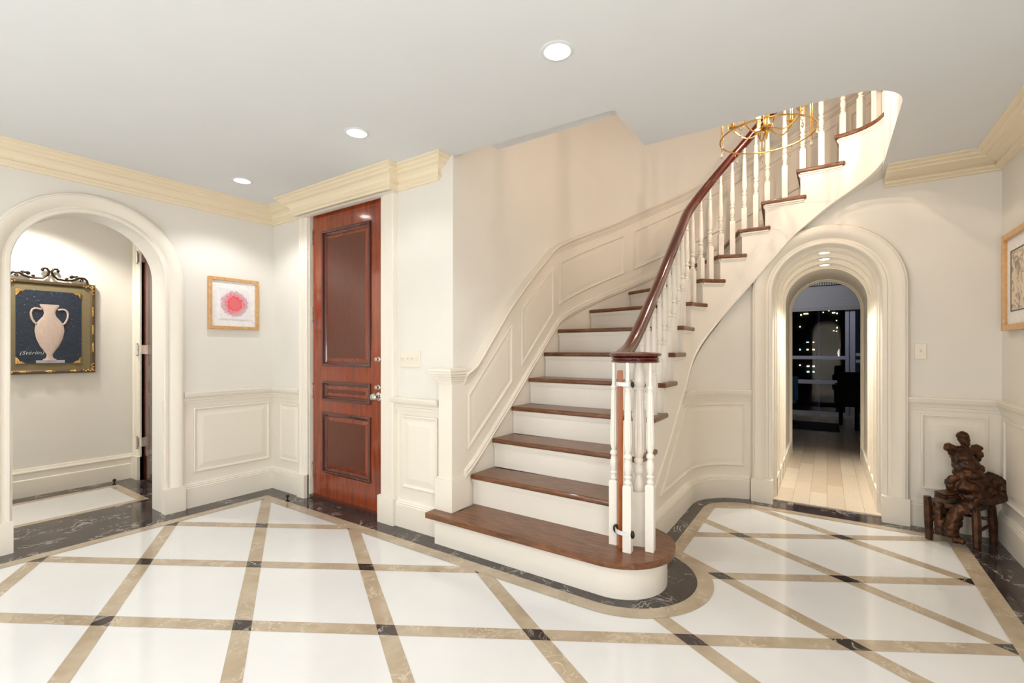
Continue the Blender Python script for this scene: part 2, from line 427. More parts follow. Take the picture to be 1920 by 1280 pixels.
# ------------------------------------------------------------------ ceiling slab with the stair well cut out
poly = [(-2.6, -1.1), (4.70, -1.1), (4.70, -.335), (3.25, -.335)]+arc((3.25, -.085), .25, 270, 180, 12)+[(3.0, .985), (2.46, .985), (2.43, 2.10), (2.43, 6.0), (-2.6, 6.0)]
struct('ceiling', MB().prism(poly, ZC, 3.21), 'ceiling_paint')
struct('trim_1', MB().box(2.46, 2.64, .985, 1.9, 2.70, 3.20), 'ceiling_paint')
# upper storey shell
up = MB().box(-2.7, 6.6, -3.1, 2.6, 5.3, 5.4)
struct('ceiling_upper', up, 'ceiling_paint')
up = MB().box(-2.7, -2.6, -3.1, 2.3, 3.21, 5.3).box(-2.7, 6.6, -3.1, -3.0, 3.21, 5.3).box(-2.6, 2.42, 2.12, 2.3, 3.21, 5.3).box(6.5, 6.6, -3, 2.3, 2.9, 5.3)
struct('wall_upper', up, 'wall_paint')
struct('floor_upper', MB().box(-2.7, 4.7, -3.0, -1.1, 3.1, 3.21).box(4.70, 6.5, -3.0, -.9, 3.1, 3.21), 'ceiling_paint')

# ------------------------------------------------------------------ walls
def arch_wall(name, j0, j1, spring, cx, R, x0, x1, top, mapper, depth, mat='wall_paint'):
    pts = [(x0, 0), (j0, 0), (j0, spring)]+[(cx+R*cos(radians(180-i*180/28.)), spring+R*sin(radians(180-i*180/28.))) for i in range(29)]+[(j1, spring), (j1, 0), (x1, 0)]
    pts += top
    P = [mapper(*p) for p in pts]
    mb = MB(); mb.prism3(P, depth)
    return struct(name, mb, mat)
arch_wall('wall_left', .68, 1.52, 1.86, 1.10, .42, -2.6, aB+.01, [(aB+.01, ZC), (-2.6, ZC)], lambda x, z: Vector((x, bA, z)), (0, .225, 0))
# door wall with rectangular opening
dz0, dz1 = 2.832, 3.80
mb = MB().box(aB, aB+.16, 2.116, dz0, 0, ZC).box(aB, aB+.16, dz1, bA+.225, 0, ZC).box(aB, aB+.16, dz0, dz1, 2.50, ZC)
struct('wall_door', mb, 'wall_paint')
# wall beyond the second arch: flat part (top follows the stair above it)
pts_top = [(bC-.1, ZC), (-.06, ZC), (.038, 2.56), (.288, 2.35), (.40, 2.23), (.54, 2.06)]
P = [(bC-.1, 0), (-.352, 0), (-.352, 1.79)]+[(.018+.37*cos(radians(180-i*180/28.)), 1.79+.37*sin(radians(180-i*180/28.))) for i in range(29)]+[(.388, 1.79), (.388, 0), (.54, 0)]
P += pts_top[::-1]
mb = MB().prism3([Vector((aD, y, z)) for y, z in P], (.14, 0, 0))
struct('wall_arch', mb, 'wall_paint')
# curved wall under the stairs
mb = MB(); sl = [.1+i*(1.99-.1)/60 for i in range(61)]; fv = []; bv_ = []
def ztopW(s):
    return interp([(.0, .12), (.4, .40), (1.1, .90), (1.30, 1.05), (1.47, 1.25), (1.70, 1.52), (1.85, 1.74), (1.99, 2.02), (2.1, 2.1)], s)
for s_ in sl:
    zt = ztopW(s_)
    mb.v += [tuple(WP.xyz(s_, 0)), tuple(WP.xyz(s_, zt)), tuple(WP.xyz(s_, zt, .05)), tuple(WP.xyz(s_, 0, .05))]
for i in range(60):
    for a_, b_ in ((0, 1), (1, 2), (2, 3), (3, 0)): mb.f.append([4*i+a_, 4*i+b_, 4*i+4+b_, 4*i+4+a_]); mb.mi.append(0)
struct('wall_curved', mb, 'wall_paint', smooth=True)
struct('wall_right', MB().box(-2.6, aD+.14, bC-.1, bC, 0, ZC), 'wall_paint')
struct('wall_rear', MB().box(-2.7, -2.6, bC-.1, bA+.2, 0, ZC), 'wall_paint')
# tall wall that follows the outside of the stairs
nosO = [(SO[k], k*R_) for k in range(1, 17)]
mb = MB(); n = 90; sl = [-.0+i*(OUTER.L+1.4)/n for i in range(n+1)]
for s_ in sl:
    zb = 0 if s_ < 2.4 else interp(nosO, s_)-.34
    mb.v += [tuple(OUTER.xyz(s_, zb, .03)), tuple(OUTER.xyz(s_, 5.3, .03)), tuple(OUTER.xyz(s_, 5.3, .15)), tuple(OUTER.xyz(s_, zb, .15))]
for i in range(n):
    for a_, b_ in ((0, 1), (1, 2), (2, 3), (3, 0)): mb.f.append([4*i+a_, 4*i+b_, 4*i+4+b_, 4*i+4+a_]); mb.mi.append(0)
mb.f.append([0, 1, 2, 3]); mb.mi.append(0)
struct('wall_stair', mb, 'wall_paint', smooth=True)
# hall behind the left arch
struct('wall_hall', MB().box(-2.6, 1.95, 5.90, 6.0, 0, ZC), 'wall_paint')
struct('wall_hall_end', MB().box(1.80, 1.95, 4.60, 4.80, 0, ZC).box(1.80, 1.95, 5.715, 5.90, 0, ZC).box(1.80, 1.95, 4.80, 5.715, 2.42, ZC), 'wall_paint')
struct('wall_hall_far', MB().box(-2.7, -2.6, 4.5, 6.0, 0, ZC), 'wall_paint')

# ------------------------------------------------------------------ mouldings
def mould(mb, path, prof, side=1, z0=0.0):
    P = [Vector((p[0], p[1])) for p in path]; n = len(P); pts = []; outs = []
    for i in range(n):
        d1 = (P[i]-P[i-1]).normalized() if i > 0 else None; d2 = (P[i+1]-P[i]).normalized() if i < n-1 else None
        if d1 is None: d1 = d2
        if d2 is None: d2 = d1
        n1 = Vector((-d1.y, d1.x))*side; n2 = Vector((-d2.y, d2.x))*side; m_ = (n1+n2)
        if m_.length < 1e-6: m_ = n1
        m_.normalize(); m_ = m_/max(.3, m_.dot(n1))
        pts.append(Vector((P[i].x, P[i].y, z0))); outs.append(Vector((m_.x, m_.y, 0)))
    mb.sweep(pts, outs, Vector((0, 0, 1)), prof)
BASE = [(0, 0), (.028, 0), (.028, .165), (.024, .17), (.026, .178), (.020, .184), (.020, .192), (.012, .198), (.010, .204), (0, .206)]
BASE_T = [(0, 0), (.03, 0), (.03, .15), (.022, .158), (.022, .205), (.028, .215), (.028, .222), (.018, .236), (.014, .25), (0, .253)]
RAIL = [(0, .862), (.012, .864), (.014, .884), (.020, .888), (.022, .902), (.034, .912), (.044, .926), (.046, .942), (.050, .944), (.050, .955), (0, .958)]
CROWN = [(0, -.152), (.014, -.152), (.014, -.138), (.034, -.130), (.034, -.114), (.024, -.108), (.026, -.092), (.036, -.074), (.054, -.060), (.080, -.054), (.080, -.036), (.100, -.030), (.100, -.014), (.122, -.010), (.122, 0), (0, 0)]
def crown(paths, name):
    mb = MB()
    for p, s_ in paths: mould(mb, p, CROWN, s_, ZC)
    return struct(name, mb, 'crown_paint')
mb = MB()
mould(mb, [(-2.6, bA), (aB, bA), (aB, 3.90), (aB-.075, 3.90), (aB-.075, 2.66), (aB, 2.66), (aB, 2.255), (aB+.02, 2.255)], CROWN, -1, ZC)
struct('trim_crown_left', mb, 'crown_paint')
CROWN_D = [(d*1.48, h*.62) for d, h in CROWN]
mb = MB(); mb.sweep([Vector((aD, -.36, ZC)), Vector((aD, bC, ZC)), Vector((-2.6, bC, ZC))], [Vector((-1.6, 0, 0)), Vector((-1.6, 1, 0)), Vector((0, 1, 0))], Vector((0, 0, 1)), CROWN_D); struct('trim_crown_right', mb, 'crown_paint')
mb = MB(); mould(mb, [(-2.6, bA), (.545, bA)], BASE, -1); mould(mb, [(1.66, bA), (aB, bA), (aB, 3.905)], BASE, -1)
struct('baseboard_left', mb, 'trim_paint')
mb = MB(); mould(mb, [(aB, 2.655), (aB, 2.225)], BASE, -1); struct('baseboard_door', mb, 'trim_paint')
mb = MB(); mould(mb, [tuple(WP.at(.3+i*(1.97-.3)/40)[0]) for i in range(41)], BASE, -1)
struct('baseboard_curved', mb, 'trim_paint', smooth=True)
mb = MB(); mould(mb, [(aD, -.50), (aD, bC), (-2.6, bC)], BASE, -1); struct('baseboard_right', mb, 'trim_paint')
mb = MB(); mould(mb, [(-2.6, 5.90), (1.80, 5.90)], BASE_T, -1); struct('baseboard_hall', mb, 'trim_paint')
mb = MB(); mould(mb, [(-2.6, bA), (.545, bA)], RAIL, -1); mould(mb, [(1.655, bA), (aB, bA), (aB, 3.90)], RAIL, -1)
mould(mb, [(aB, 2.70), (aB, 2.225)], RAIL, -1)
struct('trim_chair_rail_left', mb, 'trim_paint')
mb = MB(); mould(mb, [tuple(WP.at(1.10+i*(1.99-1.10)/30)[0]) for i in range(31)], [(d*.8, h) for d, h in RAIL], -1)
mould(mb, [(aD, -.48), (aD, bC), (-2.6, bC)], [(d*.8, h) for d, h in RAIL], -1)
struct('trim_chair_rail_right', mb, 'trim_paint', smooth=True)

def panel(mb, quad_, mapper, nseg=1, d=.012, inset=.075):
    # quad_: bl, br, tr, tl in (s,z); rings of raised moulding and a bevelled field
    Q = [Vector(q) for q in quad_]
    def insetq(w):
        out = []; lines = []
        for i in range(4):
            p, q = Q[i], Q[(i+1) % 4]; dd = (q-p).normalized(); nn = Vector((-dd.y, dd.x)); lines.append((p+nn*w, dd))
        for i in range(4):
            p1, d1 = lines[i-1]; p2, d2 = lines[i]; den = d1.x*d2.y-d1.y*d2.x
            t = ((p2-p1).x*d2.y-(p2-p1).y*d2.x)/den; out.append(p1+d1*t)
        return out
    rings = [(0, 0), (.001, d), (.008, d*1.25), (.014, d), (.016, d*.25), (.022, d*.1), (inset*.95, d*.9), (inset, d*.9)]
    base = len(mb.v); m_ = 4*nseg
    for w, dep in rings:
        c = insetq(w)
        for i in range(4):
            for k in range(nseg):
                p = c[i].lerp(c[(i+1) % 4], k/nseg); mb.v.append(tuple(mapper(p.x, p.y, dep)))
    for r in range(len(rings)-1):
        for i in range(m_):
            mb.f.append([base+r*m_+i, base+r*m_+(i+1) % m_, base+(r+1)*m_+(i+1) % m_, base+(r+1)*m_+i]); mb.mi.append(0)
    b0 = base+(len(rings)-1)*m_
    for k in range(nseg):
        bl = b0+k; br_ = b0+k+1; tl = b0+(3*nseg-k); tr_ = b0+(3*nseg-k-1)
        mb.f.append([bl, br_, tr_ if True else 0, tl]); mb.mi.append(0)
mb = MB().box(-2.6, .69, bA-.0015, bA+.01, 0, .90).box(1.51, aB, bA-.0015, bA+.01, 0, .90).box(aB-.0015, aB+.01, 3.80, bA, 0, .90).box(aB-.0015, aB+.01, 2.13, 2.84, 0, .90)
struct('trim_dado_left', mb, 'trim_paint')
mb = MB().box(aD-.0015, aD+.01, bC, -.36, 0, .90).box(-2.6, aD, bC-.01, bC+.0015, 0, .90).box(aD-.0015, aD+.01, .395, .55, 0, .90); k0 = len(mb.v)
for i in range(61):
    s_ = .3+i*(1.98-.3)/60; mb.v += [tuple(WP.xyz(s_, 0, -.0015)), tuple(WP.xyz(s_, min(.90, ztopW(s_)-.01), -.0015))]
for i in range(60): mb.f.append([k0+2*i, k0+2*i+1, k0+2*i+3, k0+2*i+2]); mb.mi.append(0)
struct('trim_dado_right', mb, 'trim_paint', smooth=True)
mA = lambda s, z, d: Vector((s, bA-.002-d, z)); mBm = lambda s, z, d: Vector((aB-.002-d, -s, z))
mDm = lambda s, z, d: Vector((aD-.002-d, -s, z)); mCm = lambda s, z, d: Vector((-s, bC+.002+d, z))
mb = MB(); panel(mb, [(1.73, .285), (2.365, .285), (2.365, .82), (1.73, .82)], mA)
panel(mb, [(-4.24, .285), (-3.935, .285), (-3.935, .815), (-4.24, .815)], mBm, inset=.055)
panel(mb, [(-2.605, .295), (-2.25, .295), (-2.25, .825), (-2.605, .825)], mBm)
panel(mb, [(-2.4, .285), (.5, .285), (.5, .82), (-2.4, .82)], mA)
struct('trim_wainscot_left', mb, 'trim_paint')
mb = MB(); panel(mb, [(.575, .285), (.93, .285), (.93, .835), (.575, .835)], mDm)
panel(mb, [(-4.47, .285), (-3.6, .285), (-3.6, .835), (-4.47, .835)], mCm)
panel(mb, [(-3.48, .285), (-2.2, .285), (-2.2, .835), (-3.48, .835)], mCm)
panel(mb, [(.47, .285), (1.93, .285), (1.93, .835), (1.15, .835)], lambda s, z, d: WP.xyz(s, z, -.002-d), nseg=24, inset=.06)
struct('trim_wainscot_right', mb, 'trim_paint', smooth=True)

# casings round the arches
def arch_casing(name, cx, R, spring, mapper, N, prof, plw, plz, pld, depth_in=0):
    mb = MB(); pts = []; outs = []
    def V3(x, z): return mapper(x, z)
    def D3(dx, dz): return mapper(dx, dz)-mapper(0, 0)
    pts.append(V3(cx-R, 0.0)); outs.append(D3(-1, 0)); pts.append(V3(cx-R, spring)); outs.append(D3(-1, 0))
    for i in range(1, 40):
        t = radians(180-i*180/40.); pts.append(V3(cx+R*cos(t), spring+R*sin(t))); outs.append(D3(cos(t), sin(t)))
    pts.append(V3(cx+R, spring)); outs.append(D3(1, 0)); pts.append(V3(cx+R, 0)); outs.append(D3(1, 0))
    mb.sweep(pts, outs, N, prof)
    for sg in (-1, 1):
        c = V3(cx+sg*(R+plw/2-.001), plz/2)+N*(pld/2)
        mb.obox(c, D3(plw/2+.006, 0), N*(pld/2+.0), Vector((0, 0, plz/2)))
    return struct(name, mb, 'trim_paint', smooth=True)
W1 = .132
PA = [(.002, -.02), (0, .016), (.006, .022), (.022, .022), (.028, .014), (.040, .014), (.046, .020), (.058, .032), (.078, .042), (.100, .048), (.114, .046), (.118, .036), (W1-.006, .036), (W1, .028), (W1, -.002)]
arch_casing('trim_arch_left', 1.10, .42, 1.86, lambda x, z: Vector((x, bA, z)), Vector((0, -1, 0)), PA, W1, .20, .052)
PD = [(w*1.15, d*1.25 if d > 0 else d) for w, d in PA]
arch_casing('trim_arch_right', -.018, .37, 1.79, lambda x, z: Vector((aD, -x, z)), Vector((-1, 0, 0)), PD, W1*1.15, .20, .066)

# tunnel behind the second arch
mb = MB()
P = [(-.352, 0), (-.352, 1.79)]+[(.018+.37*cos(radians(180-i*180/28.)), 1.79+.37*sin(radians(180-i*180/28.))) for i in range(29)]+[(.388, 1.79), (.388, 0)]
n = len(P)
for t_ in ((4.69, 0), (6.9, 0), (4.69, .05), (6.9, .05)):
    for (y, z) in P:
        dy = y-.018; k = 1+t_[1]/.37
        mb.v.append((t_[0], .018+dy*k, 1.79+(z-1.79)*k if z > 1.79 else z))
for i in range(n-1):
    for a_, b_ in ((0, 1), (1, 3), (3, 2), (2, 0)): mb.f.append([a_*n+i, a_*n+i+1, b_*n+i+1, b_*n+i]); mb.mi.append(0)
struct('wall_passage', mb, 'stair_white', smooth=True)
mb = MB()
RIB = [(0, 0), (.006, .010), (.014, .013), (.03, .013), (.036, .022), (.074, .022), (.08, .013), (.096, .013), (.104, .010), (.11, 0)]
def rib(a0, prof, k=1.0):
    pts = []; outs = []
    rr = .37
    pts.append(Vector((a0, -.352, 0.012))); outs.append(Vector((0, 1, 0)))
    for i in range(0, 37):
        t = radians(180-i*5.); c_, s_ = cos(t), sin(t); pts.append(Vector((a0, .018+rr*c_, 1.79+rr*s_))); outs.append(Vector((0, -c_, -s_)))
    pts.append(Vector((a0, .388, 0.012))); outs.append(Vector((0, -1, 0)))
    N_ = Vector((1, 0, 0))
    # profile: (along a, protrusion)
    mb.sweep(pts, outs, N_, [(d*k, w) for w, d in prof])
for a0 in (4.70, 5.00, 5.355, 5.71): rib(a0, RIB, 1.0)
rib(6.78, RIB, 1.2)
mb.box(4.72, 6.86, -.350, -.330, .012, .17).box(4.72, 6.86, .366, .386, .012, .17)
struct('trim_passage', mb, 'trim_paint', smooth=True)
# study beyond
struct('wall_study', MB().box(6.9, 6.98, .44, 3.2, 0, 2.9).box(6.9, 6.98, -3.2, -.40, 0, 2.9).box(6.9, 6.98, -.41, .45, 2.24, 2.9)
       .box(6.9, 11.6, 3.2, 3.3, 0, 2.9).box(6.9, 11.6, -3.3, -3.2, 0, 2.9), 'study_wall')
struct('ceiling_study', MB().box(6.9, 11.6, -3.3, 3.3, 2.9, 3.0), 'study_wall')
wf = MB()
for z0, z1, y0, y1 in ((.012, .06, -3.2, 3.2), (.62, .70, -.30, 3.2), (1.12, 1.19, -.30, 3.2), (2.75, 2.9, -3.2, 3.2), (1.06, 1.12, -3.2, -.45), (1.19, 1.25, -3.2, -.45)):
    wf.box(11.36, 11.44, y0, y1, z0, z1)
for y0, y1 in ((-.36, -.30), (-.46, -.385), (1.9, 1.98), (-2.0, -1.92)): wf.box(11.34, 11.46, y0, y1, .012, 2.9)
wf.box(11.37, 11.43, -.385, -.36, .012, 2.9)
w1 = build('window_1', wf, 'window_frame_paint', kind='structure', bevel=.004)
build('window_pane', MB().box(11.398, 11.402, -3.2, 3.2, .06, 2.75), 'window_glass', parent=w1)
bl = thing('roman_blind', (11.25, .3, 2.1), 'grey fabric roman blind lowered over the night window beyond the right arch', 'window blind')
mb = MB(); n = 14
mb.box(11.27, 11.285, -3.0, 3.0, 2.22, 2.60)
for k in range(3): mb.box(11.255-k*.006, 11.285, -3.0, 3.0, 2.10+k*.03, 2.15+k*.035)
build('blind_cloth', mb, 'blind_cloth', parent=bl, bevel=.004)
mb = MB()
for k in range(150):
    y = -3.0+k*.04; mb.add([(11.20, y, 2.60), (11.17, y+.01, 2.60), (11.17, y+.03, 2.60), (11.20, y+.04, 2.60), (11.20, y, 2.88), (11.17, y+.01, 2.88), (11.17, y+.03, 2.88), (11.20, y+.04, 2.88)], [(0, 1, 5, 4), (1, 2, 6, 5), (2, 3, 7, 6)])
build('pleated_valance', mb, 'blind_cloth', parent=bl, label='box-pleated heading above the blind')

# ------------------------------------------------------------------ door casing and wooden door
mb = MB()
CAS = [(0, -.03), (0, .014), (.01, .020), (.03, .020), (.034, .026), (.078, .026), (.084, .036), (.094, .036), (.098, .03), (.104, .0)]
dl, dr = 3.80, 2.832
pts = [Vector((aB, dl, 0)), Vector((aB, dl, 2.50)), Vector((aB, dr, 2.50)), Vector((aB, dr, 0))]
outs = [Vector((0, 1, 0)), Vector((0, 1, .35)), Vector((0, -1, .35)), Vector((0, -1, 0))]
mb.sweep([pts[0], pts[1]], [outs[0], Vector((0, 1, 0))], Vector((-1, 0, 0)), CAS)
CAS2 = [(w*1.62, d*1.1) for w, d in CAS]
mb.sweep([pts[2], pts[3]], [Vector((0, -1, 0))]*2, Vector((-1, 0, 0)), CAS2)
mb.box(aB-.05, aB-.002, dr-.17, dl+.105, 2.475, 2.50)
mb.box(aB-.046, aB-.001, dl+.0, dl+.108, 0, .205).box(aB-.050, aB-.001, dr-.176, dr, 0, .205)
mb.box(aB-.0, aB+.16, dl-.012, dl, 0, 2.5).box(aB, aB+.16, dr, dr+.010, 0, 2.5).box(aB, aB+.16, dr, dl, 2.492, 2.5)
struct('trim_door_casing', mb, 'trim_paint', bevel=.0015)
door = thing('door_1', (aB+.05, 3.3, 0), 'tall reddish mahogany three-panel door closed in the middle wall', 'door', kind='structure')
d0, d1, zz0, zz1 = 2.845, 3.775, .035, 2.488
xF = aB+.03; PN = [(3.01, 3.64, 1.165, 2.335), (3.0, 3.64, .868, 1.04), (2.99, 3.63, .245, .77)]
mb = MB()
# stiles and rails round the panels
mb.box(xF, xF+.045, d0, 3.0, zz0, zz1).box(xF, xF+.045, 3.64, d1, zz0, zz1)
for z0, z1 in ((zz0, .245), (.77, .868), (1.04, 1.165), (2.335, zz1)): mb.box(xF, xF+.045, 3.0, 3.64, z0, z1)
build('door_frame', mb, 'mahogany_door', parent=door)
mDr = lambda s, z, d: Vector((xF-d, -s, z))
for (y0, y1, z0, z1) in PN:
    y0 = 3.0; y1 = 3.64
    mb = MB(); mb.cur = 0
    pr_ = [(0, 0), (.002, .012), (.012, .016), (.020, .012), (.024, -.004), (.034, -.008), (.040, -.014)]
    pts = [Vector((xF, y0, z0)), Vector((xF, y1, z0)), Vector((xF, y1, z1)), Vector((xF, y0, z1))]
    outs = [Vector((0, 1, 1)), Vector((0, -1, 1)), Vector((0, -1, -1)), Vector((0, 1, -1))]
    mb.sweep(pts, outs, Vector((-1, 0, 0)), pr_+[(.040, -.02), (0, -.02)], closed=True)
    pm = build('panel_moulding', mb, 'mahogany_moulding', parent=door)
    mb = MB()
    yy0, yy1, a0, a1 = y0+.04, y1-.04, z0+.04, z1-.04
    q = []
    for w, dd in ((0, -.014), (.03, -.004), (.032, -.002)): q.append([(xF-dd, yy0+w, a0+w), (xF-dd, yy1-w, a0+w), (xF-dd, yy1-w, a1-w), (xF-dd, yy0+w, a1-w)])
    mb.cur = 0
    for k in range(2): mb.add(q[k]+q[k+1], [(i, (i+1) % 4, 4+(i+1) % 4, 4+i) for i in range(4)])
    mb.cur = 1; mb.add(q[2], [(0, 1, 2, 3)])
    build('door_panel', mb, ['mahogany_door', 'mahogany_panel'], parent=door)
for z in (2.30, 1.62, .95, .25):
    mb = MB(); mb.box(xF-.006, xF+.03, d1-.004, d1+.012, z-.05, z+.05)
    mb.lathe([(.007, -.055), (.007, .055)], (xF-.010, d1+.004, z), 10); mb.ball((xF-.010, d1+.004, z+.06), .006); mb.ball((xF-.010, d1+.004, z-.06), .006)
    build('hinge', mb, 'chrome', parent=door, label='silver butt hinge')
def xlathe(mb, prof, c, seg=20):   # lathe about -X axis, prof (r, out)
    vs_ = []; n = len(prof)
    for r, d in prof:
        for i in range(seg): t = 2*pi*i/seg; vs_.append((c[0]-d, c[1]+r*cos(t), c[2]+r*sin(t)))
    fs = []
    for k in range(n-1):
        for i in range(seg): j = (i+1) % seg; fs.append((k*seg+i, k*seg+j, (k+1)*seg+j, (k+1)*seg+i))
    fs += [list(range(seg)), [(n-1)*seg+i for i in range(seg)][::-1]]
    mb.add(vs_, fs)
for z in (1.232, 1.012):
    mb = MB(); xlathe(mb, [(.020, 0), (.021, .006), (.016, .010), (.010, .011), (.010, .02), (.015, .024), (.015, .032), (.008, .034)], (xF, 2.905, z))
    build('deadbolt', mb, 'chrome', parent=door, smooth=True)
mb = MB(); xlathe(mb, [(.034, 0), (.034, .006), (.028, .010), (.012, .012), (.011, .034), (.020, .040), (.030, .050), (.031, .058), (.024, .068), (.010, .072)], (xF, 2.905, .94))
build('door_knob', mb, 'chrome', parent=door, smooth=True)
build('threshold', MB().box(aB-.002, aB+.15, dr+.010, dl-.012, 0, .034), 'dark_mahogany', parent=door)

# hall door seen edge-on through the left arch
d2 = thing('door_2', (1.80, 5.2, 0), 'dark panelled mahogany door at the end of the hall behind the left arch', 'door', kind='structure')
mb = MB(); mb.sweep([Vector((1.80, 5.715, 0)), Vector((1.80, 5.715, 2.42))], [Vector((0, 1, 0))]*2, Vector((-1, 0, 0)), [(w*1.45, d) for w, d in CAS])
mb.sweep([Vector((1.80, 4.80, 0)), Vector((1.80, 4.80, 2.42))], [Vector((0, -1, 0))]*2, Vector((-1, 0, 0)), [(w*1.45, d) for w, d in CAS])
mb.sweep([Vector((1.80, 4.65, 2.42)), Vector((1.80, 5.86, 2.42))], [Vector((0, 0, 1))]*2, Vector((-1, 0, 0)), [(w*1.45, d) for w, d in CAS])
mb.box(1.762, 1.80, 5.715, 5.87, 0, .235)
struct('trim_hall_casing', mb, 'trim_paint')
mb = MB(); mb.box(1.815, 1.87, 4.802, 5.714, .012, 2.418); build('door_leaf', mb, 'dark_mahogany', parent=d2)
for z0, z1 in ((1.13, 2.28), (.86, 1.02), (.25, .76)):
    mb = MB(); pts = [Vector((1.83, 4.93, z0)), Vector((1.83, 5.59, z0)), Vector((1.83, 5.59, z1)), Vector((1.83, 4.93, z1))]
    outs = [Vector((0, 1, 1)), Vector((0, -1, 1)), Vector((0, -1, -1)), Vector((0, 1, -1))]
    mb.sweep(pts, outs, Vector((-1, 0, 0)), [(0, 0), (.002, .014), (.014, .018), (.026, .010), (.032, .001), (.032, -.01), (0, -.01)], closed=True)
    mb.box(1.818, 1.835, 5.0, 5.52, z0+.07, z1-.07)
    build('door_panel', mb, 'dark_mahogany', parent=d2, bevel=.004)
for z in (2.23, 1.31, .38):
    mb = MB(); mb.box(1.795, 1.83, 5.70, 5.718, z-.045, z+.045); mb.lathe([(.009, -.05), (.009, .05)], (1.765, 5.725, z), 10)
    mb.box(1.765, 1.80, 5.722, 5.728, z-.045, z+.045)
    mb.ball((1.765, 5.725, z+.056), .011); mb.ball((1.765, 5.725, z-.056), .011)
    build('hinge', mb, 'chrome', parent=d2, label='silver hinge with ball tips', smooth=True)

# ------------------------------------------------------------------ stairs
st = thing('staircase', (2.4, 1.5, 0), 'curved staircase with dark oak treads and white risers rising right of the door', 'staircase')
# tread 1 with bullnose end
def t1poly(off):
    R = .31-off
    return [(2.41-.0, 2.235-off), (2.265+off, 2.235-off), (2.265+off, .995)]+arc((2.575, .995), R, 180, 345, 26)[1:]+[(2.90, .935), (2.92, 2.06), (2.41, 2.06)]
mb = MB().prism(t1poly(0), R_-.036, R_); build('tread', mb, 'tread_oak', parent=st, bevel=.012, bseg=3)
mb = MB().prism([(p[0]+.012, p[1]) if p[0] < 2.3 else p for p in t1poly(.045)], 0, R_-.036)
build('riser', mb, 'stair_white', parent=st, smooth=True)
for k in range(2, 16):
    z = k*R_; s0, s1 = SI[k], SI[k+1]; q0, q1 = SO[k], SO[k+1]
    ni = 8; P = [tuple(OUTER.at(q0, -.002)[0])]
    P += [tuple(INNER.at(s0+(s1+.072-s0)*i/ni)[0]) for i in range(ni+1)]
    P += [tuple(OUTER.at(q1+(q0-q1)*i/6, -.002)[0]) for i in range(0, 6)]
    mb = MB().prism(P, z-.034, z); build('tread', mb, 'tread_oak', parent=st, bevel=.011, bseg=3)
    # riser board under nosing k, with a small cove
    a0 = OUTER.at(q0+.03, -.004)[0]; a1 = INNER.at(s0+.03, .022)[0]
    d_ = (a1-a0).normalized(); nb = Vector((-d_.y, d_.x))
    if (OUTER.at(q0+.2)[0]-a0).dot(nb) < 0: nb = -nb
    r0 = [a0, a1, a1+nb*.02, a0+nb*.02]
    mb = MB().prism([tuple(p) for p in r0], z-R_-.002, z-.034)
    c0 = [a0-nb*.014, a1-nb*.014, a1, a0]; mb.prism([tuple(p) for p in c0], z-.052, z-.034)
    c0 = [a0-nb*.008, a1-nb*.008, a1, a0]; mb.prism([tuple(p) for p in c0], z-.064, z-.052)
    build('riser', mb, 'stair_white', parent=st)
# open-side stringer
mb = MB(); ss = []
s_ = -.05
def steptop(s):
    k = 1
    for j in range(2, 16):
        if s >= SI[j]+.03: k = j
    return k*R_-.034
cuts = sorted(set([round(x, 4) for x in [-.02+i*.03 for i in range(105)]]+[SI[j]+.03 for j in range(2, 16)]))
cuts = [c for c in cuts if c < 3.13]
for i in range(len(cuts)-1):
    a_, b_ = cuts[i], cuts[i+1]; zt = steptop((a_+b_)/2); za, zb = interp(BOT, a_), interp(BOT, b_)
    za = max(za, .0); zb = max(zb, 0.0)
    o1, o2 = .022, .045
    v = [INNER.xyz(a_, za, o1), INNER.xyz(b_, zb, o1), INNER.xyz(b_, zt, o1), INNER.xyz(a_, zt, o1), INNER.xyz(a_, za, o2), INNER.xyz(b_, zb, o2), INNER.xyz(b_, zt, o2), INNER.xyz(a_, zt, o2)]
    mb.add(v, [(0, 1, 2, 3), (7, 6, 5, 4), (0, 4, 5, 1), (3, 2, 6, 7)])
    if abs(steptop(a_-.001)-zt) > .01 or i == 0: mb.add([v[0], v[3], v[7], v[4]], [(0, 1, 2, 3)])
build('stringer', mb, 'stair_white', parent=st, smooth=True)
for j in range(2, 16):   # cove under each tread return
    mb = MB()
    s0, s1 = SI[j]+.03, SI[j+1]+.055; z = j*R_-.034
    pts = [INNER.xyz(s0+(s1-s0)*i/8, z, .022) for i in range(9)]; outs = [INNER.at(s0+(s1-s0)*i/8)[1]*-1 for i in range(9)]
    mb.sweep(pts, [Vector((o_.x, o_.y, 0)) for o_ in outs], Vector((0, 0, 1)), [(0, 0), (.016, 0), (.014, -.010), (.006, -.014), (.006, -.024), (0, -.026)])
    build('return_moulding', mb, 'stair_white', parent=st)
mb = MB(); tt = [.42+i*.05 for i in range(55)]
pts = [INNER.xyz(s, smooth_tab(BOT, s, .05), .022) for s in tt if s < 3.1]; outs = [Vector((-INNER.at(s)[1].x, -INNER.at(s)[1].y, 0)) for s in tt if s < 3.1]
mb.sweep(pts, outs, Vector((0, 0, 1)), [(0, -.004), (.007, -.002), (.009, .006), (.006, .014), (.002, .018), (0, .020)])
build('stringer_bead', mb, 'stair_white', parent=st, smooth=True)
mb = MB(); tt = [1.2+i*(3.1-1.2)/40 for i in range(41)]
so = lambda s: interp([(SI[k], SO[k]) for k in range(1, 17)], s)
for s in tt:
    z = interp(BOT, s); mb.v += [tuple(INNER.xyz(s, z, .03)), tuple(OUTER.xyz(so(s), z, .02))]
for i in range(40): mb.f.append([2*i, 2*i+1, 2*i+3, 2*i+2]); mb.mi.append(0)
build('soffit', mb, 'stair_white', parent=st, smooth=True)

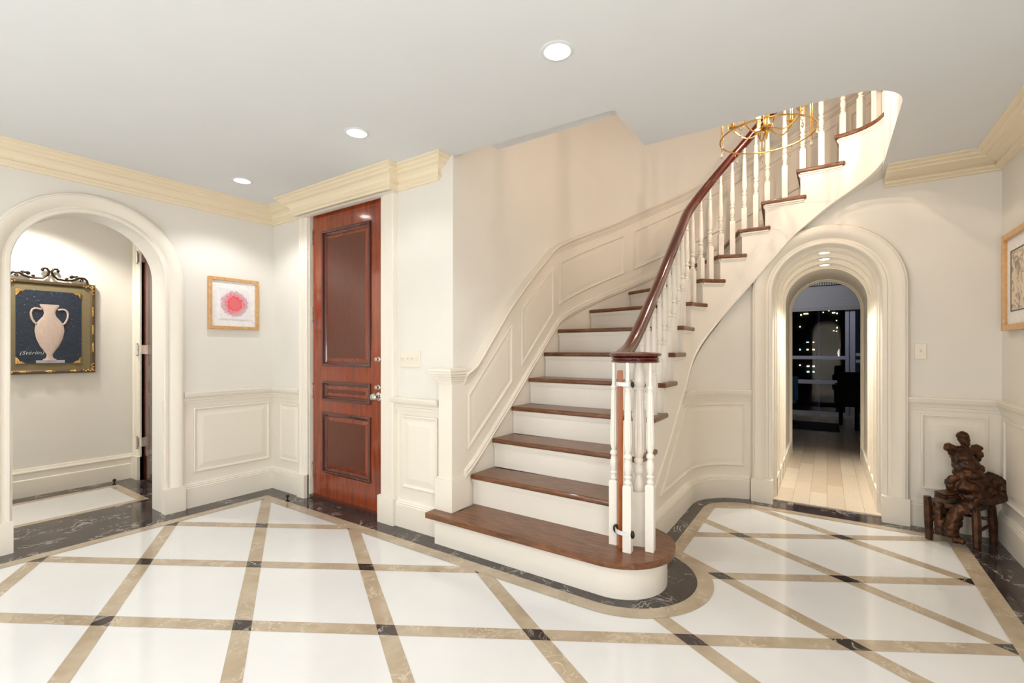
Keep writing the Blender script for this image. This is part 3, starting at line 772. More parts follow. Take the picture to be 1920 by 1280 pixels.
# wall-side wainscot of the stairs
RT = [(.10, 1.165), (.16, 1.19), (.583, 1.640), (.95, 1.955), (1.30, 2.225), (1.42, 2.290), (1.70, 2.405), (2.231, 2.618), (2.6, 2.79), (2.985, 2.955), (3.5, 3.20), (4.2, 3.52), (5.0, 3.86), (5.8, 4.2)]
SK = [(.0, .43), (.143, .507), (.642, .919), (1.30, 1.49), (1.43, 1.60), (1.60, 1.68), (1.926, 1.807), (2.604, 2.068), (3.0, 2.25), (3.5, 2.47), (4.2, 2.80), (5.0, 3.16), (5.8, 3.5)]
mOf = lambda s, z, d: OUTER.xyz(s, z, .0-d)
ss = [.06+i*.05 for i in range(112)]
mb = MB()
for s in ss: mb.v += [tuple(OUTER.xyz(s, max(0.2, smooth_tab(SK, s, .05)-.7), .0)), tuple(OUTER.xyz(s, smooth_tab(RT, s, .04)-.03, .0)), tuple(OUTER.xyz(s, smooth_tab(RT, s, .04)-.03, .04))]
for i in range(len(ss)-1):
    for a_, b_ in ((0, 1), (1, 2)): mb.f.append([3*i+a_, 3*i+b_, 3*i+3+b_, 3*i+3+a_]); mb.mi.append(0)
struct('trim_stair_dado', mb, 'trim_paint', smooth=True)
mb = MB()
pts = [OUTER.xyz(s, smooth_tab(RT, s, .04), 0) for s in ss]; outs = [Vector((-OUTER.at(s)[1].x, -OUTER.at(s)[1].y, 0)) for s in ss]
mb.sweep(pts, outs, Vector((0, 0, 1)), [(-.05, -.0), (.045, 0), (.048, -.008), (.044, -.020), (.032, -.030), (.022, -.046), (.020, -.062), (.012, -.07), (.010, -.084), (0, -.088)])
pts = [OUTER.xyz(s, smooth_tab(SK, s, .05), 0) for s in ss]
mb.sweep(pts, outs, Vector((0, 0, 1)), [(0, .012), (.012, .008), (.020, -.006), (.018, -.022), (.024, -.03), (.020, -.045), (.016, -.06), (0, -.06)])
struct('trim_stair_rail', mb, 'trim_paint', smooth=True)
mb = MB()
def stpanel(s0, s1, n_):
    zt = lambda s: smooth_tab(RT, s, .02)-.175; zb = lambda s: smooth_tab(SK, s, .02)+.125
    panel(mb, [(s0, zb(s0)), (s1, zb(s1)), (s1, zt(s1)), (s0, zt(s0))], lambda s, z, d: OUTER.xyz(s, z, -.001-d), nseg=n_, inset=.06)
for s0, s1 in ((.10, .650), (.79, 1.325), (1.45, 2.41), (2.52, 3.46), (3.58, 4.5), (4.6, 5.5)): stpanel(s0, s1, 10)
struct('trim_stair_panels', mb, 'trim_paint', smooth=True)
# pilaster that ends the dado on the first tread
mb = MB().box(2.365, 2.52, 2.085, 2.205, R_, 1.09).box(2.350, 2.54, 2.072, 2.225, R_, .425)
mb.box(2.357, 2.53, 2.078, 2.215, .425, .438)
for (o_, z0, z1) in ((.006, 1.075, 1.09), (.014, 1.09, 1.105), (.022, 1.105, 1.122), (.034, 1.122, 1.140), (.046, 1.140, 1.158), (.052, 1.158, 1.178)):
    mb.box(2.365-o_, 2.56, 2.088-o_*.7, 2.205+o_, z0, z1)
struct('trim_stair_pilaster', mb, 'trim_paint', bevel=.002)

# ------------------------------------------------------------------ railing
rl = thing('stair_railing', (2.556, .892, R_), 'polished dark red handrail on white turned balusters along the open stair side', 'railing')
HT = [(-.06, 1.262), (.0, 1.268), (.08, 1.285), (.192, 1.345), (.393, 1.50), (.741, 1.783), (1.116, 2.11), (1.40, 2.355), (1.566, 2.50), (1.70, 2.655), (1.84, 2.846), (1.983, 3.04), (2.18, 3.27), (2.43, 3.48), (2.69, 3.70), (3.03, 3.95), (3.4, 4.1)]
hz = lambda s: smooth_tab(HT, s, .10)
ROFF = .058
ss = [-.06+i*.045 for i in range(74)]
prof = [(-.030, -.030), (-.018, -.034), (.018, -.034), (.030, -.030), (.026, -.014), (.034, .002), (.032, .018), (.020, .030), (0, .034), (-.020, .030), (-.032, .018), (-.034, .002), (-.026, -.014)]
mb = MB(); mb.tube([INNER.xyz(s, hz(s), ROFF) for s in ss], 1.0, prof=prof, up=(0, 0, 1))
build('handrail', mb, 'mahogany_rail', parent=rl, smooth=True)
NC = (2.556, .892); NW = (2.568, .876)
mb = MB().lathe([(.05, 1.232), (.122, 1.232), (.131, 1.236), (.133, 1.243), (.126, 1.249), (.130, 1.254), (.128, 1.260), (.120, 1.264), (.138, 1.270), (.142, 1.277), (.140, 1.284), (.124, 1.290), (.05, 1.293), (.001, 1.294)], (NC[0], NC[1], 0), 48)
build('volute_cap', mb, 'mahogany_rail', parent=rl, smooth=True)
mb = MB(); c_, s_ = cos(radians(20)), sin(radians(20))
mb.obox((NW[0], NW[1], R_+.15), (.034*c_, .034*s_, 0), (-.034*s_, .034*c_, 0), (0, 0, .15))
NP = [(.026, .514), (.032, .522), (.033, .54), (.028, .56), (.020, .59), (.017, .605), (.024, .615), (.029, .632), (.026, .65), (.017, .665), (.024, .675), (.025, .69), (.019, .70), (.022, .705), (.032, .73, .1), (.037, .78, .12), (.037, .84, .12), (.033, .92, .12), (.027, 1.0, .12), (.025, 1.05, .12), (.026, 1.075, .1), (.026, 1.08), (.033, 1.084), (.034, 1.092), (.027, 1.098), (.023, 1.104), (.030, 1.112), (.034, 1.13), (.034, 1.15), (.029, 1.18), (.024, 1.21), (.024, 1.236)]
mb.lathe(NP, (NW[0], NW[1], 0), 48, flute=12)
build('newel_post', mb, 'stair_white', parent=rl, smooth=True)
def baluster(x, y, z0, z1, block, ang, w=.021, flute=False, slim=True):
    mb = MB(); c_, s_ = cos(ang)*w, sin(ang)*w
    mb.obox((x, y, z0+block/2-.004), (c_, s_, 0), (-s_, c_, 0), (0, 0, block/2-.004))
    mb.add([(x+sx*c_-sy*s_, y+sx*s_+sy*c_, z0+block-.008) for sx, sy in ((-1, -1), (1, -1), (1, 1), (-1, 1))]+[(x+(sx*c_-sy*s_)*.75, y+(sx*s_+sy*c_)*.75, z0+block) for sx, sy in ((-1, -1), (1, -1), (1, 1), (-1, 1))], [(i, (i+1) % 4, 4+(i+1) % 4, 4+i) for i in range(4)]+[(4, 5, 6, 7)])
    T = z1-z0-block; k = w/.021
    f = .14 if flute else 0
    pf = [(.015, 0), (.019, .008), (.020, .02), (.014, .035), (.013, .045), (.019, .055), (.020, .065), (.013, .078), (.015, .09), (.019, .115), (.0205, .15), (.017, .185), (.013, .205), (.019, .215), (.0205, .228), (.019, .240), (.012, .255), (.014, .268), (.018, .29, f), (.0205, .33, f), (.0205, .38, f), (.019, .48, f), (.0165, .60, f), (.0150, .72, f), (.0150, .755, f), (.0150, .757), (.012, .765), (.017, .780), (.018, .79), (.012, .803), (.0105, .82), (.0095, .9), (.0105, 1.0)]
    mb.lathe([(p[0]*k, z0+block+p[1]*T)+tuple(p[2:]) for p in pf], (x, y, 0), 60 if flute else 16, flute=10 if flute else None)
    return build('baluster', mb, 'stair_white', parent=rl, smooth=True)
for x, y in ((2.50, .995), (2.44, .893), (2.517, .795)): baluster(x, y, R_, 1.236, .36, radians(4), w=.0225, flute=True)
for k in range(2, 15):
    L_ = SI[k+1]-SI[k]
    fr_ = (.045, .045+L_*.5) if k < 14 else (.05, .15, .245, .34)
    if k == 2: fr_ = (.16,)
    for d in fr_:
        s = SI[k]+d; q, nn = INNER.at(s, ROFF)
        ztop = hz(s)-.03; z0 = k*R_
        baluster(q.x, q.y, z0, ztop, max(.12, min(.34, ztop-z0-.535)), atan2(nn.y, nn.x))

# wooden slat strapped to the baluster
sl_ = thing('wooden_slat', (2.448, .945, R_), 'reddish-brown wooden gate slat strapped upright to the newel balusters on the first tread', 'gate slat')
mb = MB(); cx, cy = 2.462, .945
dv = Vector((.56, -.8285)); fv_ = Vector((.8285, .56))
mb.obox((cx, cy, R_+.488), (dv.x*.0125, dv.y*.0125, 0), (fv_.x*.018, fv_.y*.018, 0), (0, 0, .488)); build('slat', mb, 'slat_wood', parent=sl_, bevel=.002)
for z, w in ((1.118, .032), (.315, .034)):
    mb = MB(); c = Vector((cx, cy))*.5+Vector((2.44, .893))*.5
    dd = (Vector((2.44, .893))-Vector((cx, cy))).normalized(); n2 = Vector((-dd.y, dd.x))
    loop = []
    for i in range(24):
        t = 2*pi*i/24; ex = .047 if z > 1 else .052; loop.append(c+dd*(ex*cos(t)*1.0)+n2*(w*sin(t)))
    mb.sweep([Vector((p.x, p.y, z)) for p in loop], [Vector(((p-c).normalized().x, (p-c).normalized().y, 0)) for p in loop], Vector((0, 0, 1)), [(0, -.011), (.003, -.011), (.003, .011), (0, .011)], closed=True)
    sp_ = build('strap', mb, 'white_plastic', parent=sl_, label='white strap', smooth=True)
    e1 = c+dd*.062; e0 = c-dd*.055
    if z > 1: build('strap_clamp', MB().ball((e1.x, e1.y, z), .010, .010, .017), 'dark_metal', parent=sp_, smooth=True, label='dark clamp end')
    else:
        build('strap_clamp', MB().ball((e1.x, e1.y, z), .012, .012, .022), 'dark_metal', parent=sp_, smooth=True, label='dark clamp end')
        build('strap_clamp', MB().ball((e0.x-.01, e0.y, z), .016, .016, .024), 'dark_metal', parent=sp_, smooth=True, label='dark clamp end')

# ------------------------------------------------------------------ chandelier
CC = Vector((3.70, .31, 2.81)); RR = .30
Yc, Xc = 3.28, .545*3.28
CC = Vector((3.28*.8285+1.793*.56, 3.28*.56-1.793*.8285, 2.81))
ch = thing('chandelier', tuple(CC), 'gilt ring chandelier with scroll arms and crystal drops hanging in the stair well', 'chandelier')
circ = lambda r, z, n=48: [CC+Vector((r*cos(2*pi*i/n), r*sin(2*pi*i/n), z)) for i in range(n)]
build('lower_ring', MB().tube(circ(RR, 0), .0055, closed=True, seg=8), 'brass', parent=ch, smooth=True)
build('upper_ring', MB().tube(circ(RR, .62), .007, closed=True, seg=8), 'brass', parent=ch, smooth=True)
for i in range(10):
    t = 2*pi*i/10+.2; p = CC+Vector((RR*cos(t), RR*sin(t), 0))
    if i % 2 == 0:
        mb = MB()
        for o_ in (-.012, .012): mb.tube([p+Vector((o_*-sin(t), o_*cos(t), 0)), p+Vector((o_*-sin(t), o_*cos(t), .62))], .0032, seg=6)
        build('rod', mb, 'brass', parent=ch, smooth=True)
    mb = MB().tube([p+Vector((-sin(t)*.014*cos(a), cos(t)*.014*cos(a), -.020+.014*sin(a))) for a in [2*pi*k/14 for k in range(14)]], .0018, closed=True, seg=6)
    lk = build('drop_ring', mb, 'brass', parent=ch, smooth=True)
    mb = MB().lathe([(.001, -.085), (.007, -.075), (.009, -.066), (.005, -.05), (.001, -.036)], tuple(p), 8); build('crystal_drop', mb, 'crystal', parent=lk)
mb = MB().lathe([(.001, -.075), (.006, -.06), (.010, -.03), (.016, -.012), (.045, .004), (.05, .014), (.03, .022), (.02, .04), (.018, .10), (.028, .13), (.012, .16), (.008, .30), (.006, 1.6)], tuple(CC+Vector((0, 0, .045))), 20)
build('hub', mb, 'brass', parent=ch, smooth=True)
for i in range(6):
    t = 2*pi*i/6+.35; d = Vector((cos(t), sin(t), 0))
    pts = []
    for k in range(26):
        u = k/25.; x = .03+.19*u; z = .055-.06*sin(u*pi*1.0)+.05*u
        pts.append(CC+d*x+Vector((0, 0, z)))
    for k in range(1, 16):
        a = k/15.*pi*1.6; pts.append(CC+d*(.22-.04*sin(a)*1.0)+Vector((0, 0, .105+.04*(1-cos(a)))))
    mb = MB().tube(pts, .0045, seg=8); build('scroll_arm', mb, 'brass', parent=ch, smooth=True)
    cp = CC+d*.225+Vector((0, 0, .13))
    mb = MB().lathe([(.004, -.01), (.028, 0), (.030, .006), (.012, .010), (.012, .09)], tuple(cp), 14); cpo = build('candle_cup', mb, 'brass', parent=ch, smooth=True)
    mb = MB().lathe([(.004, .09), (.013, .11), (.011, .135), (.001, .165)], tuple(cp), 10); build('bulb', mb, 'bulb_glow', parent=cpo, smooth=True)
    if i % 2 == 0: lamp('bulb_light', 'POINT', tuple(d*.225+Vector((0, 0, .31))), CHAND_W, WARM, .008, parent=ch)
lamp('upper_fill', 'POINT', (3.4, -.1, 4.7), UP_W, WARM, .15)  # added warm fill above the stair well, not part of the chandelier

# ------------------------------------------------------------------ recessed ceiling lights
def downlight(x, y, z, label, group, power, r=.055, ang=150, seg=32, col=CAN_C, spot=True):
    t = thing('recessed_light', (x, y, z), label, 'ceiling light', group)
    mb = MB().sweep([Vector((x+cos(2*pi*i/seg)*r, y+sin(2*pi*i/seg)*r, z)) for i in range(seg)], [Vector((cos(2*pi*i/seg), sin(2*pi*i/seg), 0)) for i in range(seg)], Vector((0, 0, -1)), [(-.012, -.02), (0, 0), (.004, .004), (.018, .003), (.022, 0)], closed=True)
    build('trim_ring', mb, 'ceiling_paint', parent=t, smooth=True)
    build('lens', MB().lathe([(r-.012, 0), (r-.012, .003), (.02, .005), (.001, .005)], (x, y, z-.006), 24), 'lamp_lens', parent=t)
    lamp('can_light', 'SPOT', (0, 0, -.03), power, col, .035, angle=ang, blend=.5, parent=t)
for (x, y), lb in zip([(1.838, .998), (1.838, 2.392), (1.85, 3.812)], ['glowing recessed ceiling light nearest the stair well, largest of the three', 'glowing recessed ceiling light in the middle of the row, above the mahogany door', 'glowing recessed ceiling light farthest left, by the crown moulding corner']):
    downlight(x, y, ZC, lb, 'recessed lights in the hallway ceiling', CAN_W*(.85 if y < 2 else (.20 if y < 3 else .7)), ang=128)
for x, lb in ((4.88, 'small recessed light in the arched passage vault, nearest its front'), (5.23, 'small recessed light in the arched passage vault, middle one'), (5.58, 'small recessed light in the arched passage vault, deepest one')):
    downlight(x, .02, 2.152, lb, 'recessed lights in the arched passage vault', TUN_W, r=.038, ang=88, col=(1, .95, .86))
lamp('hall_light', 'SPOT', (1.0, 5.45, 2.55), HALL_W, (1, .95, .85), .05, angle=140, blend=.5)
lamp('hall_light', 'POINT', (-.6, 5.2, 2.4), HALL_W*.6, (1, .95, .85), .08)

# ------------------------------------------------------------------ switch plates
sw = thing('switch_plate', (aB, 2.52, 1.235), 'cream four-switch wall plate between the mahogany door and the stairs', 'light switch')
build('plate', MB().box(aB-.007, aB, 2.42, 2.624, 1.18, 1.296), 'plate_white', parent=sw, bevel=.003)
for k in range(4):
    y = 2.452+k*.0467; mb = MB().box(aB-.008, aB-.007, y-.006, y+.006, 1.222, 1.254); mb.obox((aB-.013, y, 1.242), (.008, 0, .004), (0, .0045, 0), (-.003, 0, .006)); build('toggle', mb, 'plate_white', parent=sw)
sw = thing('switch_plate', (aD, -.573, 1.294), 'cream single switch plate on the wall right of the right arch', 'light switch')
build('plate', MB().box(aD-.007, aD, -.608, -.540, 1.236, 1.352), 'plate_white', parent=sw, bevel=.003)
mb = MB().box(aD-.008, aD-.007, -.580, -.568, 1.278, 1.310); mb.obox((aD-.013, -.574, 1.298), (.008, 0, .004), (0, .0045, 0), (-.003, 0, .006)); build('toggle', mb, 'plate_white', parent=sw)

# door stops
for (x, y), lb in (((2.25, 3.86), 'small dark metal door stop standing on the dark border left of the mahogany door'), ((1.585, 5.72), 'small dark metal door stop on the hall floor by the hall door')):
    t = thing('door_stop', (x, y, 0), lb, 'door stop', None)
    build('post', MB().lathe([(.016, .002), (.016, .008), (.006, .012), (.006, .04)], (x, y, 0), 14), 'aged_bronze', parent=t, smooth=True)
    build('bumper', MB().lathe([(.012, .036), (.015, .042), (.014, .052), (.004, .058)], (x, y, 0), 14), 'dark_metal', parent=t, smooth=True)

# ------------------------------------------------------------------ pictures
def frame_on(face, x0, x1, z0, z1, prof, mat, parent, name='frame', smooth=False):
    # face(x,z,d) -> point; x grows to the viewer's right
    def P(x, z): return face(x, z, 0)
    ux = face(1, 0, 0)-face(0, 0, 0); uz_ = Vector((0, 0, 1)); N = face(0, 0, 1)-face(0, 0, 0)
    mb = MB(); mb.sweep([P(x0, z0), P(x1, z0), P(x1, z1), P(x0, z1)], [ux+uz_, -ux+uz_, -ux-uz_, ux-uz_], N, prof, closed=True)
    return build(name, mb, mat, parent=parent, smooth=smooth)
fA = lambda x, z, d: Vector((x, bA-d, z))
pc = thing('framed_artwork', (2.045, bA, 1.70), 'small square light-wood framed abstract in red and grey paint beside the left arch', 'picture')
frame_on(fA, 1.836, 2.255, 1.487, 1.937, [(0, .002), (0, .032), (.004, .034), (.026, .034), (.028, .026), (.028, .002)], 'frame_maple', pc)
build('mat_board', MB().box(1.855, 2.236, bA-.016, bA-.004, 1.506, 1.918), 'paper_white', parent=pc)
build('painting', MB().box(1.928, 2.168, bA-.024, bA-.016, 1.578, 1.846), 'red_abstract', parent=pc)

fH = lambda x, z, d: Vector((x, 5.90-d, z))
pc = thing('framed_print', (1.165, 5.90, 1.5), 'large olive and bronze ornate framed dark blue print with scroll crest on the hall wall', 'picture')
build('backing', MB().box(.86, 1.47, 5.885, 5.899, 1.10, 1.92), 'frame_brown', parent=pc)
frame_on(fH, .85, 1.478, 1.09, 1.93, [(0, 0), (0, .040), (.006, .046), (.024, .046), (.036, .036), (.036, .012)], 'frame_brown', pc)
build('mat_board', MB().box(.88, 1.45, 5.870, 5.886, 1.12, 1.90), 'olive_mat', parent=pc)
mb = MB(); P = [(.975, 1.185), (1.346, 1.185), (1.376, 1.215), (1.376, 1.81), (1.346, 1.84), (.975, 1.84), (.945, 1.81), (.945, 1.215)]
mb.prism3([Vector((x, 5.870, z)) for x, z in P], (0, -.006, 0)); build('print_sheet', mb, 'blue_canvas', parent=pc)
# plain stone urn on a plinth, printed in low relief
mb = MB(); seg = 40
sil = [(0, .045), (.012, .046), (.02, .026), (.05, .020), (.08, .034), (.13, .062), (.20, .086), (.27, .096), (.33, .090), (.37, .066), (.40, .044), (.43, .038), (.46, .044), (.485, .060), (.50, .066), (.508, .062)]
vs_ = []
for z, r in sil:
    for i in range(seg):
        t = pi*i/(seg-1); g = 1+.03*cos(t*18)*(1 if .1 < z < .36 else 0)
        vs_.append((1.160+r*cos(t)*g, 5.864-.012*sin(t)*g, 1.210+z))
mb.add(vs_, [(k*seg+i, k*seg+i+1, (k+1)*seg+i+1, (k+1)*seg+i) for k in range(len(sil)-1) for i in range(seg-1)])
for sg in (-1, 1): mb.tube([Vector((1.160+sg*x, 5.860, 1.210+z)) for x, z in ((.088, .33), (.102, .345), (.114, .37), (.121, .40), (.122, .43), (.114, .455), (.098, .468), (.08, .468), (.055, .46))], .008, seg=8)
build('printed_urn', mb, 'stone_figure', parent=pc, smooth=True, label='pale stone urn printed on the dark ground')
build('printed_plinth', MB().box(1.07, 1.26, 5.858, 5.864, 1.187, 1.212), 'plinth_stone', parent=pc)
fc = bpy.data.curves.new('signature', 'FONT'); fc.body = '(Sterlin)'; fc.offset = -.0006; fc.size = .045; fc.shear = .35; fc.extrude = .0006; fc.space_character = 1.05
tmp = bpy.data.objects.new('signature_curve', fc); COL.objects.link(tmp); bpy.context.view_layer.update()
sm = bpy.data.meshes.new_from_object(tmp.evaluated_get(bpy.context.evaluated_depsgraph_get())); bpy.data.objects.remove(tmp)
so_ = bpy.data.objects.new('signature', sm); COL.objects.link(so_); so_.parent = pc; sm.materials.clear(); sm.materials.append(MATS['ink_white'])
so_.location = Vector((.965, 5.8625, 1.265))-Vector((1.165, 5.90, 1.5)); so_.rotation_euler = (radians(90), 0, 0)
for cx, cz, sx, sz in ((.955, 1.195, 1, 1), (1.366, 1.195, -1, 1), (1.366, 1.83, -1, -1), (.955, 1.83, 1, -1)):
    mb = MB(); mb.add([(cx-sx*.012, 5.860, cz-sz*.012), (cx+sx*.05, 5.862, cz-sz*.012), (cx+sx*.03, 5.858, cz+sz*.008), (cx+sx*.012, 5.856, cz+sz*.012), (cx+sx*.006, 5.858, cz+sz*.03), (cx-sx*.012, 5.862, cz+sz*.05)], [(0, 1, 2, 3, 4, 5)])
    for t in (0, .012, .024): mb.ball((cx+sx*t, 5.858, cz), .006); mb.ball((cx, 5.858, cz+sz*t), .006)
    build('corner_ornament', mb, 'gold_leaf', parent=pc)
for cx, cz, sx, sz in ((1.456, 1.112, -1, 1), (1.456, 1.905, -1, -1), (.872, 1.112, 1, 1), (.872, 1.905, 1, -1)):
    mb = MB()
    for t in range(5): mb.ball((cx+sx*t*.016, 5.850, cz+.004*(-1)**t), .010-.001*t, .008, .009); mb.ball((cx+.004*(-1)**t, 5.850, cz+sz*t*.016), .009, .008, .010-.001*t)
    build('corner_ornament', mb, 'gold_leaf', parent=pc, smooth=True)
for x in (1.0, 1.165, 1.33):
    mb = MB().ball((x, 5.850, 1.112), .040, .010, .010).ball((x, 5.844, 1.112), .012); build('gilt_rosette', mb, 'gold_leaf', parent=pc, smooth=True)
for z in (1.33, 1.50, 1.67):
    mb = MB()
    for t in (-2, -1, 0, 1, 2): mb.ball((1.458, 5.850, z+t*.018), .009-.0015*abs(t), .008, .011)
    build('gilt_rosette', mb, 'gold_leaf', parent=pc, smooth=True)
mb = MB()
def scroll(c, r0, a0, turns, sgn, n=26):
    return [Vector((c[0]+sgn*(r0*(1-.8*k/n))*cos(a0+turns*2*pi*k/n), 5.870, c[1]+(r0*(1-.8*k/n))*sin(a0+turns*2*pi*k/n))) for k in range(n+1)]
for sg in (-1, 1):
    X = lambda d: 1.165+sg*d
    mb.tube([Vector((X(.26), 5.87, 1.93)), Vector((X(.255), 5.87, 1.965)), Vector((X(.235), 5.87, 1.985)), Vector((X(.20), 5.87, 1.985)), Vector((X(.17), 5.87, 1.965)), Vector((X(.14), 5.87, 1.955)), Vector((X(.10), 5.87, 1.950)), Vector((X(.05), 5.87, 1.955)), Vector((X(.015), 5.87, 1.99)), Vector((X(.008), 5.87, 2.02)), Vector((X(.022), 5.87, 2.045)), Vector((X(.048), 5.87, 2.047)), Vector((X(.058), 5.87, 2.03)), Vector((X(.048), 5.87, 2.018))], [.008, .009, .010, .010, .009, .009, .009, .009, .010, .010, .010, .009, .008, .008], seg=8)
    for c, r in (((X(.145), 1.985), .018), ((X(.175), 1.99), .013), ((X(.215), 1.96), .014), ((X(.11), 1.965), .010)): mb.tube(scroll(c, r, 0, 1.1, sg, 14), .006, seg=6)
    mb.ball((X(.05), 5.866, 2.03), .011); mb.ball((X(.15), 5.866, 1.99), .012)
build('scroll_crest', mb, 'aged_bronze', parent=pc, smooth=True, label='open scrollwork crest')

fC = lambda x, z, d: Vector((-x, bC+d, z))
pc = thing('framed_drawing', (4.1, bC, 1.74), 'light-wood framed drawing on the right wall, cut off by the picture edge', 'picture')
frame_on(fC, -4.41, -3.75, 1.43, 2.06, [(0, .002), (0, .036), (.004, .038), (.038, .038), (.040, .028), (.040, .002)], 'frame_maple', pc)
build('mat_board', MB().box(3.77, 4.39, bC+.004, bC+.016, 1.45, 2.04), 'paper_white', parent=pc)
frame_on(fC, -4.29, -3.87, 1.55, 1.94, [(0, .016), (0, .020), (.006, .020), (.006, .016)], 'frame_brown', pc, name='inner_fillet')
build('drawing_sheet', MB().box(3.88, 4.28, bC+.016, bC+.018, 1.56, 1.93), 'pencil_sheet', parent=pc)

# ------------------------------------------------------------------ bronze sculpture
SB = Vector((4.37, -.765, 0)); RV = Vector((.56, -.8285, 0)); FV = Vector((.8285, .56, 0))
def SP(px, py, dep=0.0):   # position by side offset and height in the figure's own frontal plane
    return SB+RV*((px-1815)*.00355)+FV*dep+Vector((0, 0, (1024-py)*.00352-.0))
sc = thing('seated_sculpture', tuple(SB), 'dark bronze abstract figure seated on a small stool in the right corner', 'sculpture')
mb = MB()
def lump(px, py, dep, rx, rz, ry=None):
    c = SP(px, py, dep); mb.ball(tuple(c), rx, ry or rx, rz, 16, 10)
def limb(pts, rs):
    P = [SP(*p) for p in pts]; Q = []; R2 = []
    for i in range(len(P)-1):
        for k in range(6): Q.append(P[i].lerp(P[i+1], k/6)); R2.append(rs[i]+(rs[i+1]-rs[i])*k/6)
    Q.append(P[-1]); R2.append(rs[-1]); mb.tube(Q, R2, seg=10)
lump(1817, 822, 0, .032, .040); lump(1821, 833, 0, .028, .030); limb([(1820, 836, 0), (1818, 852, 0), (1815, 866, 0)], [.018, .016, .03])
limb([(1788, 842, 0), (1800, 846, 0), (1818, 849, 0), (1835, 849, 0), (1850, 842, 0)], [.028, .026, .026, .026, .020])
lump(1789, 842, 0, .028, .026); lump(1846, 843, .01, .032, .016); lump(1796, 853, 0, .022, .02)
lump(1816, 862, 0, .062, .034); limb([(1803, 855, 0), (1804, 875, -.01), (1806, 892, -.01)], [.026, .030, .028]); lump(1846, 864, .0, .020, .022)
lump(1822, 876, 0, .075, .055); lump(1826, 893, 0, .082, .045); lump(1812, 880, -.02, .03, .03); lump(1848, 888, 0, .03, .03)
limb([(1790, 904, -.01), (1806, 897, -.03), (1830, 905, -.04), (1852, 903, -.03), (1872, 902, 0)], [.022, .022, .024, .026, .024])
limb([(1790, 902, -.01), (1789, 918, -.01), (1800, 932, -.01)], [.020, .024, .026])
lump(1818, 917, 0, .100, .055); lump(1850, 915, .01, .07, .055); lump(1830, 932, 0, .105, .05); lump(1806, 915, -.05, .03, .05); lump(1830, 918, -.06, .03, .045)
limb([(1862, 898, 0), (1876, 905, -.02), (1886, 914, -.05), (1880, 926, -.06), (1866, 935, -.08)], [.032, .036, .034, .036, .030])
lump(1868, 918, -.01, .045, .05); lump(1858, 926, -.02, .06, .045); lump(1846, 856, 0, .03, .026)
limb([(1866, 935, -.08), (1840, 938, -.11), (1815, 937, -.13), (1803, 934, -.13)], [.030, .024, .018, .016])
for k in range(5): limb([(1808, 934+k*1.5, -.13), (1800-k*1.2, 936+k*2.2, -.145), (1793-k*.2, 941+k*2.4, -.14)], [.008, .007, .006])
limb([(1848, 944, .0), (1820, 948, -.06), (1795, 949, -.10), (1780, 955, -.12)], [.052, .046, .038, .034]); lump(1850, 952, 0, .060, .036); lump(1832, 950, -.03, .05, .04)
limb([(1782, 950, -.10), (1777, 970, -.09), (1772, 990, -.08), (1772, 1004, -.08)], [.034, .038, .042, .044])
limb([(1765, 948, -.02), (1763, 968, -.02), (1764, 990, -.03), (1767, 1006, -.04)], [.026, .026, .028, .032])
limb([(1775, 1012, -.08), (1786, 1012, -.13)], [.026, .018]); lump(1787, 978, -.07, .03, .05); lump(1781, 1000, -.05, .034, .05)
for k in range(22):
    t = random.random(); lump(1798+random.random()*60, 875+random.random()*70, -.05*random.random(), .012+.014*random.random(), .014+.014*random.random())
fig = build('figure', mb, 'cast_bronze', parent=sc, smooth=True)
rm = fig.modifiers.new('remesh', 'REMESH'); rm.mode = 'VOXEL'; rm.voxel_size = .0075; rm.use_smooth_shade = True
tx = bpy.data.textures.new('folds', 'CLOUDS'); tx.noise_scale = .03; tx.noise_depth = 3
dm = fig.modifiers.new('folds', 'DISPLACE'); dm.texture = tx; dm.strength = .012; dm.mid_level = .5; dm.texture_coords = 'LOCAL'
tx2 = bpy.data.textures.new('creases', 'MUSGRAVE') if False else bpy.data.textures.new('creases', 'MARBLE'); tx2.noise_scale = .05; tx2.turbulence = 14
dm = fig.modifiers.new('creases', 'DISPLACE'); dm.texture = tx2; dm.strength = .007; dm.mid_level = .5; dm.texture_coords = 'LOCAL'
mb = MB()
for k in range(3):
    mb.obox(SP(1778, 928+k*4.2, -.03), RV*.048+Vector((0, 0, .006)), FV*.045, Vector((0, 0, .006)))
build('folded_cloth', mb, 'cast_bronze', parent=sc, bevel=.005, bseg=3)
LG = [((1808, 945, -.12), (1808, 1020, -.13)), ((1866, 948, -.02), (1868, 1012, -.03)), ((1756, 940, .03), (1757, 1006, .02)), ((1820, 945, .14), (1822, 990, .15))]
for a_, b_ in LG:
    A_ = SP(*a_); B_ = SP(*b_); B_.z = 0.004
    mb = MB().tube([A_, A_.lerp(B_, .5)+RV*.003, B_], [.021, .025, .021], seg=8); build('stool_leg', mb, 'cast_bronze', parent=sc, smooth=True)
def fz(p, z): q = SP(*p); q.z = z; return q
mb = MB().tube([fz((1808, 990, -.12), .10), fz((1866, 990, -.02), .115)], .010, seg=8).tube([fz((1756, 990, .03), .12), fz((1820, 990, .14), .12)], .010, seg=8).tube([fz((1866, 0, -.02), .15), fz((1820, 0, .14), .15)], .010, seg=8)
build('stretcher', mb, 'cast_bronze', parent=sc, smooth=True)
mb = MB().prism3([fz((1802, 0, -.14), .232), fz((1872, 0, -.02), .232), fz((1824, 0, .17), .232), fz((1752, 0, .04), .232)], (0, 0, .035)); build('stool_seat', mb, 'cast_bronze', parent=sc, bevel=.008)

